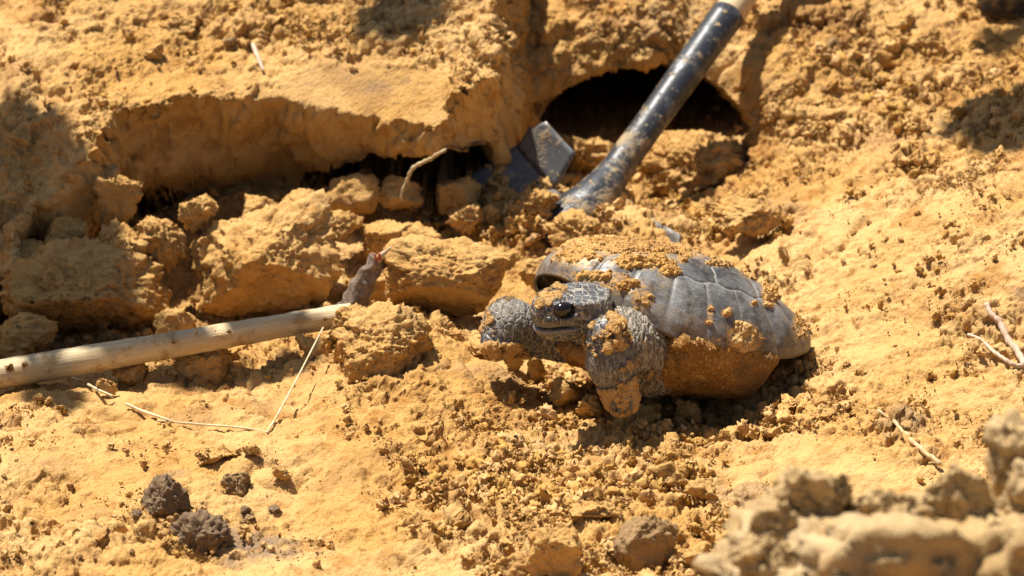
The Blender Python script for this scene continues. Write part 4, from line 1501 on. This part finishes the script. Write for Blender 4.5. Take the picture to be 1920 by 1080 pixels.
# ------------------------------------------------------------------ the shovel
def steel_material(name, paint, bare, dirt=0.5, rough=0.38):
    n = NT(name)
    co = n.obj()
    p = n.noise(co, 35, 5, 0.7)
    sp = n.noise(co, 150, 4, 0.65)
    wear = n.ramp(p, 0.52, 0.62)
    c = n.mix(wear, paint, bare)
    d = n.math('MULTIPLY', n.math('MAXIMUM', n.ramp(sp, 0.60, 0.68), n.math('MULTIPLY', n.ramp(n.noise(co, 24, 5, 0.75), 0.50, 0.66), 0.7)), dirt)
    c = n.mix(d, c, (0.52, 0.36, 0.17))
    n.set(Base_Color=c, Roughness=n.fmix(d, n.fmix(wear, rough, 0.45), 0.95), Metallic=n.math('MULTIPLY', n.math('MULTIPLY', wear, n.math('SUBTRACT', 1.0, d)), 0.7))
    bp = n.n('ShaderNodeBump')
    bp.inputs['Distance'].default_value = 0.0012
    n.s(bp.inputs['Height'], n.math('ADD', d, n.math('MULTIPLY', p, 0.4)))
    n.s(n.b.inputs['Normal'], bp.outputs[0])
    return n.m


M_STEEL = steel_material('painted_steel', (0.028, 0.031, 0.037), (0.13, 0.135, 0.14), 0.9)
M_BLADE = steel_material('worn_blade', (0.10, 0.10, 0.10), (0.22, 0.21, 0.20), 0.95, 0.55)
SB = PY(1106, 388, 0.155)
ST = PY(1364, 28, 0.365)
sdir = (ST - SB) / np.linalg.norm(ST - SB)
shovel = link('shovel', None, loc=SB, label='blue-black steel shovel with its blade buried in front of the burrow', cat='shovel')
SL, SR = PY(972, 300, 0.235), PY(1258, 545, 0.07)
wv = (SR - SL) / np.linalg.norm(SR - SL)
bd = np.array([-0.77, -0.55, -0.36])
bd = bd - wv * (bd @ wv)
bd /= np.linalg.norm(bd)
sc_pts = [SB + bd * 0.050 - np.array([0, 0, 0.016]), SB + bd * 0.012 - np.array([0, 0, 0.004]), SB + sdir * 0.012, SB + sdir * 0.05, SB + sdir * 0.12, ST]
socket = bar('socket', sc_pts, [0.0300, 0.0275, 0.0215, 0.0150, 0.0144, 0.0166], M_STEEL, 32, parent=shovel, n=80)
_rim = bar('ferrule_rim', [ST - sdir * 0.012, ST - sdir * 0.002, ST + sdir * 0.002], [0.0182, 0.0186, 0.0178], M_STEEL, 32, parent=socket, n=8) if False else None
bar('handle', [ST - sdir * 0.03, ST + sdir * 0.3, ST + sdir * 0.8], [0.0150, 0.0155, 0.0150], M_HANDLE, 24, parent=shovel, n=30)
bn = np.cross(wv, bd)
bn = bn if bn[2] > 0 else -bn
mid = (SL + SR) / 2
hw = np.linalg.norm(SR - SL) / 2
uu = np.linspace(-1, 1, 41)
tt = np.linspace(0, 1, 31)
T_, U_ = np.meshgrid(tt, uu, indexing='ij')
wid = np.where(T_ < 0.55, 1.0, np.sqrt(np.clip(1 - ((T_ - 0.55) / 0.45) ** 2, 0.0004, 1)))
prof = 0.020 * (U_ * wid) ** 2 - 0.012 * np.exp(-(U_ / 0.16) ** 2) * (1 - T_)
BP = mid + (U_ * wid * hw)[..., None] * wv + (T_ * 0.105)[..., None] * bd + prof[..., None] * bn
BPv = BP.reshape(-1, 3)
bf = grid_faces(31, 41)
nb_ = len(BPv)
bndr = list(range(41)) + [r * 41 + 40 for r in range(1, 31)] + [30 * 41 + c for c in range(39, -1, -1)] + [r * 41 for r in range(29, 0, -1)]
side = np.array([[bndr[i], bndr[(i + 1) % len(bndr)], bndr[(i + 1) % len(bndr)] + nb_, bndr[i] + nb_] for i in range(len(bndr))])
blade = link('blade', mesh_from('blade', np.vstack([BPv, BPv - bn * 0.0022]) - SB, np.vstack([bf, bf[:, ::-1] + nb_, side[:, ::-1]])), M_BLADE, parent=shovel)
for sg in (-1, 1):                      # turned foot steps on both shoulders
    m_ = np.linspace(0.50, 0.98, 14)
    k_ = np.linspace(0, 1, 8)
    Kg, Mg = np.meshgrid(k_, m_, indexing='ij')
    curl = np.clip(Kg, 0, 1)
    pos = mid + (sg * Mg * hw)[..., None] * wv + (0.020 * Mg ** 2)[..., None] * bn + (-0.004 * np.sin(curl * 1.57))[..., None] * bd + (curl * 0.036 * np.clip((1.0 - Mg) * 9, 0.55, 1))[..., None] * (bn * 0.75 - bd * 0.66)
    Vv = pos.reshape(-1, 3)
    ff = grid_faces(8, 14)
    nn = len(Vv)
    off = (bd * 0.66 + bn * 0.4) * 0.0020
    b2 = list(range(14)) + [r * 14 + 13 for r in range(1, 8)] + [7 * 14 + c for c in range(12, -1, -1)] + [r * 14 for r in range(6, 0, -1)]
    sd = np.array([[b2[i], b2[(i + 1) % len(b2)], b2[(i + 1) % len(b2)] + nn, b2[i] + nn] for i in range(len(b2))])
    link('foot_step', mesh_from('foot_step', np.vstack([Vv, Vv + off]) - SB, np.vstack([ff, ff[:, ::-1] + nn, sd[:, ::-1]])), M_BLADE, parent=blade)

# ------------------------------------------------------------------ stub, roots, straws, twigs
M_BARK = simple('grey_bark', (0.16, 0.115, 0.085), 0.9, 0.1, (0.26, 0.20, 0.155), 160, 0.003)
M_SPLINT = simple('split_wood', (0.62, 0.50, 0.32), 0.8, 0.2, (0.40, 0.16, 0.07), 130, 0.001)
M_RED = simple('red_bark', (0.30, 0.06, 0.025), 0.7, 0.3, (0.42, 0.13, 0.05), 200, 0.001)
M_STRAW = simple('dry_straw', (0.58, 0.44, 0.22), 0.6, 0.3, (0.70, 0.60, 0.40), 120)
M_ROOT = simple('pale_root', (0.46, 0.32, 0.15), 0.8, 0.2, (0.60, 0.46, 0.27), 120, 0.001)
M_TWIG = simple('pinkish_twig', (0.52, 0.36, 0.24), 0.8, 0.2, (0.62, 0.48, 0.36), 100, 0.001)
stub = bar('root_stub', [PY(655, 585, -0.10), PY(672, 552, -0.102), PY(692, 515, -0.104), PY(708, 485, -0.106)], [0.012, 0.0105, 0.0085, 0.0065], M_BARK, 28, wob=0.0032, seed=3,
           label='dark gnarled root stub with a torn reddish top sticking out of the soil', cat='root')
_inv = (Matrix.Translation(stub.location) @ stub.rotation_euler.to_matrix().to_4x4()).inverted()


def child_bar(par, inv, name, pts, radii, mat, seg=8):
    V, Fc = tube(spline(pts, 8), np.interp(np.linspace(0, 1, 8), np.linspace(0, 1, len(radii)), radii), seg)
    o = link(name, mesh_from(name, V, Fc), mat, parent=par)
    o.matrix_parent_inverse = inv
    return o


child_bar(stub, _inv, 'splinter', [PY(704, 492, -0.108), PY(716, 478, -0.110), PY(734, 463, -0.108)], [0.004, 0.0028, 0.0006], M_SPLINT)
child_bar(stub, _inv, 'torn_bark', [PY(706, 490, -0.112), PY(702, 478, -0.114), PY(694, 474, -0.112)], [0.0011, 0.0009, 0.0003], M_RED)
child_bar(stub, _inv, 'torn_bark', [PY(712, 488, -0.112), PY(711, 478, -0.115), PY(708, 473, -0.113)], [0.0011, 0.0009, 0.0003], M_RED)


def g(u, v, up=0.002):
    return on_ground(u, v)[0] + np.array([0, -0.3 * up, up])


def stalk(name, pts, r, mat, label, cat, up=0.0025, wob=0.0):
    P_ = [g(u, v, up) if z is None else on_ground(u, v)[0] * 0 + PY(u, v, z) for u, v, z in pts]
    P_ = np.array(P_)
    base = P_[0]
    Q = spline(P_ - base, max(8, len(P_) * 9))
    if wob:
        Q = Q + wob * np.stack([pn(Q + base, 60, 3), pn(Q + base, 60, 5), pn(Q + base, 60, 7)], 1)
        r = np.interp(np.linspace(0, 1, 30), np.linspace(0, 1, len(r)), r) * (1 + 0.3 * np.sin(np.arange(30) * 2.1))
    V, Fc = tube(Q, np.interp(np.linspace(0, 1, len(Q)), np.linspace(0, 1, len(r)), r), 8)
    return link(name, mesh_from(name, V, Fc), mat, loc=base, label=label, cat=cat)


ya = g(500, 808)[1]
stalk('straw', [(606, 614, ya + 0.135), (585, 655, ya + 0.108), (562, 700, ya + 0.078), (540, 742, ya + 0.048), (520, 778, ya + 0.024), (502, 808, ya - 0.004), (497, 809, ya - 0.004), (450, 807, None), (400, 803, None), (350, 799, None), (295, 794, None)], [0.0007, 0.0008, 0.0009, 0.0009, 0.0008], M_STRAW,
      'long straw-coloured grass stem sharply bent on the ground left of centre', 'grass', 0.003)
stalk('straw', [(236, 764, None), (265, 777, None), (300, 789, None), (332, 800, None)], [0.0012, 0.0014, 0.0006], M_STRAW, 'short dry grass blade at the left end of the bent stem', 'grass', 0.004)
stalk('straw', [(100, 703, None), (150, 722, None), (185, 740, None), (212, 752, None)], [0.0005, 0.0012, 0.0012], M_STRAW, 'short dry grass blade just below the wooden pole', 'grass', 0.005)
stalk('root', [(752, 372, 0.12), (760, 340, 0.12), (772, 318, 0.12), (790, 302, 0.12), (812, 294, 0.118), (836, 277, 0.115)], [0.0009, 0.0015, 0.0018, 0.0018, 0.0012], M_ROOT, 'thin pale root bent out of the shaded soil under the bank', 'root', wob=0.003)
stalk('twig', [(1848, 582, None), (1880, 632, None), (1925, 700, None)], [0.0022, 0.0028, 0.0030], M_TWIG, 'thick pinkish twig at the right edge', 'twig', 0.006, wob=0.003)
stalk('twig', [(1818, 634, None), (1860, 662, None), (1890, 690, None), (1930, 696, None)], [0.0012, 0.0018, 0.002], M_TWIG, 'thin pinkish twig crossing below the thick one at the right edge', 'twig', 0.005, wob=0.003)
stalk('twig', [(1648, 776, None), (1690, 812, None), (1725, 850, None), (1765, 880, None)], [0.0014, 0.0020, 0.0020], M_ROOT, 'pale twig on the ground behind the blurred mound', 'twig', 0.004, wob=0.003)
stalk('twig', [(474, 88, None), (482, 108, None), (494, 138, None)], [0.0018, 0.0026, 0.0012], M_TWIG, 'short grey splinter on the bank top', 'twig', 0.003)

# ------------------------------------------------------------------ the boot at the top right
M_BOOT = simple('boot_rubber', (0.030, 0.034, 0.042), 0.5, 0.4, (0.06, 0.06, 0.062), 70, 0.001)
M_SOLE = simple('boot_sole', (0.035, 0.028, 0.022), 0.8, 0.2, (0.24, 0.15, 0.06), 60, 0.001)
BT = PY(1862, -6, 0.40)                                    # toe
bdir = np.array([0.80, 0.60, 0.0])
bsd = np.array([-0.60, 0.80, 0.0])
BB = np.stack([bdir, bsd, [0, 0, 1.0]], 1)
boot = link('boot', None, loc=BT + BB @ np.array([0.14, 0, -0.02]), label='dark muddy boot planted at the top right corner', cat='boot')


def boot_sdf(Q):
    q = (Q - BT) @ BB
    d = ell(q, (0.070, 0, 0.035), (0.075, 0.046, 0.042))
    d = smin(d, ell(q, (0.16, 0, 0.040), (0.10, 0.040, 0.048)), 0.02)
    d = smin(d, cone(q, (0.20, 0, 0.05), (0.20, 0, 0.26), 0.046, 0.055), 0.03)
    return smax(d, -q[..., 2] + 0.006, 0.004)


def sole_sdf(Q):
    q = (Q - BT) @ BB
    x, y, z = q[..., 0], q[..., 1], q[..., 2]
    w_ = 0.045 - 0.012 * np.exp(-((x - 0.15) / 0.05) ** 2)
    a = np.maximum(np.abs(x - 0.12) - 0.08, 0)
    d = np.sqrt(a ** 2 + y ** 2) - w_
    tread = 0.004 * (np.sin(x * 300) > 0)
    return smax(d, np.abs(z + 0.006 + 0.0) - 0.014 + tread * (z < -0.012), 0.004)


def sdf_mesh(fn, lo_, hi_, st):
    dm = np.ceil((np.asarray(hi_) - lo_) / st).astype(int)
    A = [lo_[i] + np.arange(dm[i]) * st for i in range(3)]
    Fv = np.concatenate(list(_POOL.map(lambda i: fn(np.stack(np.meshgrid(A[0][i:i + 8], A[1], A[2], indexing='ij'), -1)), range(0, dm[0], 8))), 0)
    V, Q = surface_nets(Fv, np.asarray(lo_), st)
    N = vnormals(V, Q)
    if (N * (V - V.mean(0))).sum() < 0:
        Q = Q[:, ::-1]
    return V, Q


_lo = BT + np.array([-0.10, -0.10, -0.04])
_hi = BT + np.array([0.34, 0.30, 0.30])
V, Q = sdf_mesh(boot_sdf, _lo, _hi, 0.004)
upper_o = link('upper', mesh_from('upper', V - np.array(boot.location), Q), M_BOOT, parent=boot)
V, Q = sdf_mesh(sole_sdf, _lo, _hi, 0.004)
link('sole', mesh_from('sole', V - np.array(boot.location), Q), M_SOLE, parent=boot)

# ------------------------------------------------------------------ unseen leaf clumps on stems, added to cast shade into the pit
M_SHADE_LEAF = simple('shade_leaf', (0.05, 0.09, 0.02), 0.5, 0.4, (0.09, 0.13, 0.035), 30)
M_SHADE_STEM = simple('shade_stem_bark', (0.12, 0.09, 0.06), 0.9, 0.1, (0.2, 0.16, 0.12), 40, 0.01)
rs = np.random.default_rng(77)


def add_shade_caster(tbase, hub, label, shade):
    """shade: photo position, height there, distance up the sun's line, clump radii, and where its branch comes from"""
    tbase = np.array(tbase)
    hub = np.array(hub)
    shade_caster = link('shade_caster', None, loc=tbase, label=label, cat='shade_caster')
    LV, LF, WV, WF = [], [], [], []

    def add_wood(pts, radii):
        V, Fc = tube(spline(pts, 14), np.interp(np.linspace(0, 1, 14), np.linspace(0, 1, len(radii)), radii), 8)
        k0 = sum(len(x) for x in WV)
        WV.append(V)
        WF.extend([[i + k0 for i in f] for f in Fc])
    add_wood([tbase - np.array([0, 0, 0.2]), (tbase + hub) / 2 + np.array([0.03, 0.02, 0]), hub], [0.06, 0.045, 0.03])
    nl = 0
    for (u, v, z, t, rx, ry, via) in shade:
        c = PZ(u, v, z) + SUN_FROM * t
        add_wood([hub, c + np.array(via), c + np.array(via) * 0.3, c], [0.012, 0.004, 0.0022, 0.0015])
        for _ in range(int(80 + 70000 * rx * ry)):
            while True:
                q = rs.uniform(-1, 1, 3)
                if q @ q < 1:
                    break
            p = c + q * np.array([rx, ry, 0.03])
            ln, wd = rs.uniform(0.016, 0.028), rs.uniform(0.007, 0.011)
            Rm = rotm(rs.uniform(-0.7, 0.7), rs.uniform(-0.7, 0.7), rs.uniform(0, 6.28))
            LV.append(np.array([[-ln, 0, 0], [-ln * .3, wd, .002], [ln * .4, wd * .8, .002], [ln, 0, -.002], [ln * .4, -wd * .8, .002], [-ln * .3, -wd, .002]]) @ Rm.T + p)
            LF.append([nl, nl + 1, nl + 2, nl + 3, nl + 4, nl + 5])
            nl += 6
    link('shade_stems', mesh_from('shade_stems', np.concatenate(WV) - tbase, WF), M_SHADE_STEM, parent=shade_caster)
    link('shade_leaves', mesh_from('shade_leaves', np.concatenate(LV) - tbase, LF, smooth=False), M_SHADE_LEAF, parent=shade_caster, kind='stuff')


LFT = (-0.5, 0.15, 0.25)
add_shade_caster((-2.2, 1.6, 0.25), (-1.9, 1.3, 1.9), 'added leafy shade caster, unseen left of the pit, shading its left side',
           [(10, 300, 0.09, 1.25, 0.062, 0.075, LFT), (-60, 420, 0.06, 1.35, 0.10, 0.10, LFT), (80, 560, -0.01, 1.30, 0.085, 0.09, LFT), (40, 660, 0.0, 1.30, 0.10, 0.05, LFT), (240, 650, 0.01, 1.15, 0.07, 0.03, LFT),
            (105, 742, 0.0, 1.25, 0.012, 0.02, LFT), (530, 678, 0.0, 1.15, 0.030, 0.020, (-0.3, 0.3, 0.5)), (780, 60, 0.14, 1.2, 0.030, 0.036, (-0.1, 0.6, 0.3)), (735, 100, 0.13, 1.2, 0.014, 0.02, (-0.1, 0.6, 0.3))])
RGT = (0.5, 0.25, 0.25)
add_shade_caster((2.3, 1.9, 0.3), (2.0, 1.5, 2.0), 'added leafy shade caster, unseen right of the pit, shading the soil below the boot',
           [(1830, 165, 0.12, 1.2, 0.036, 0.032, RGT), (1900, 200, 0.12, 1.2, 0.040, 0.055, RGT), (1890, 62, 0.12, 1.1, 0.026, 0.026, RGT)])
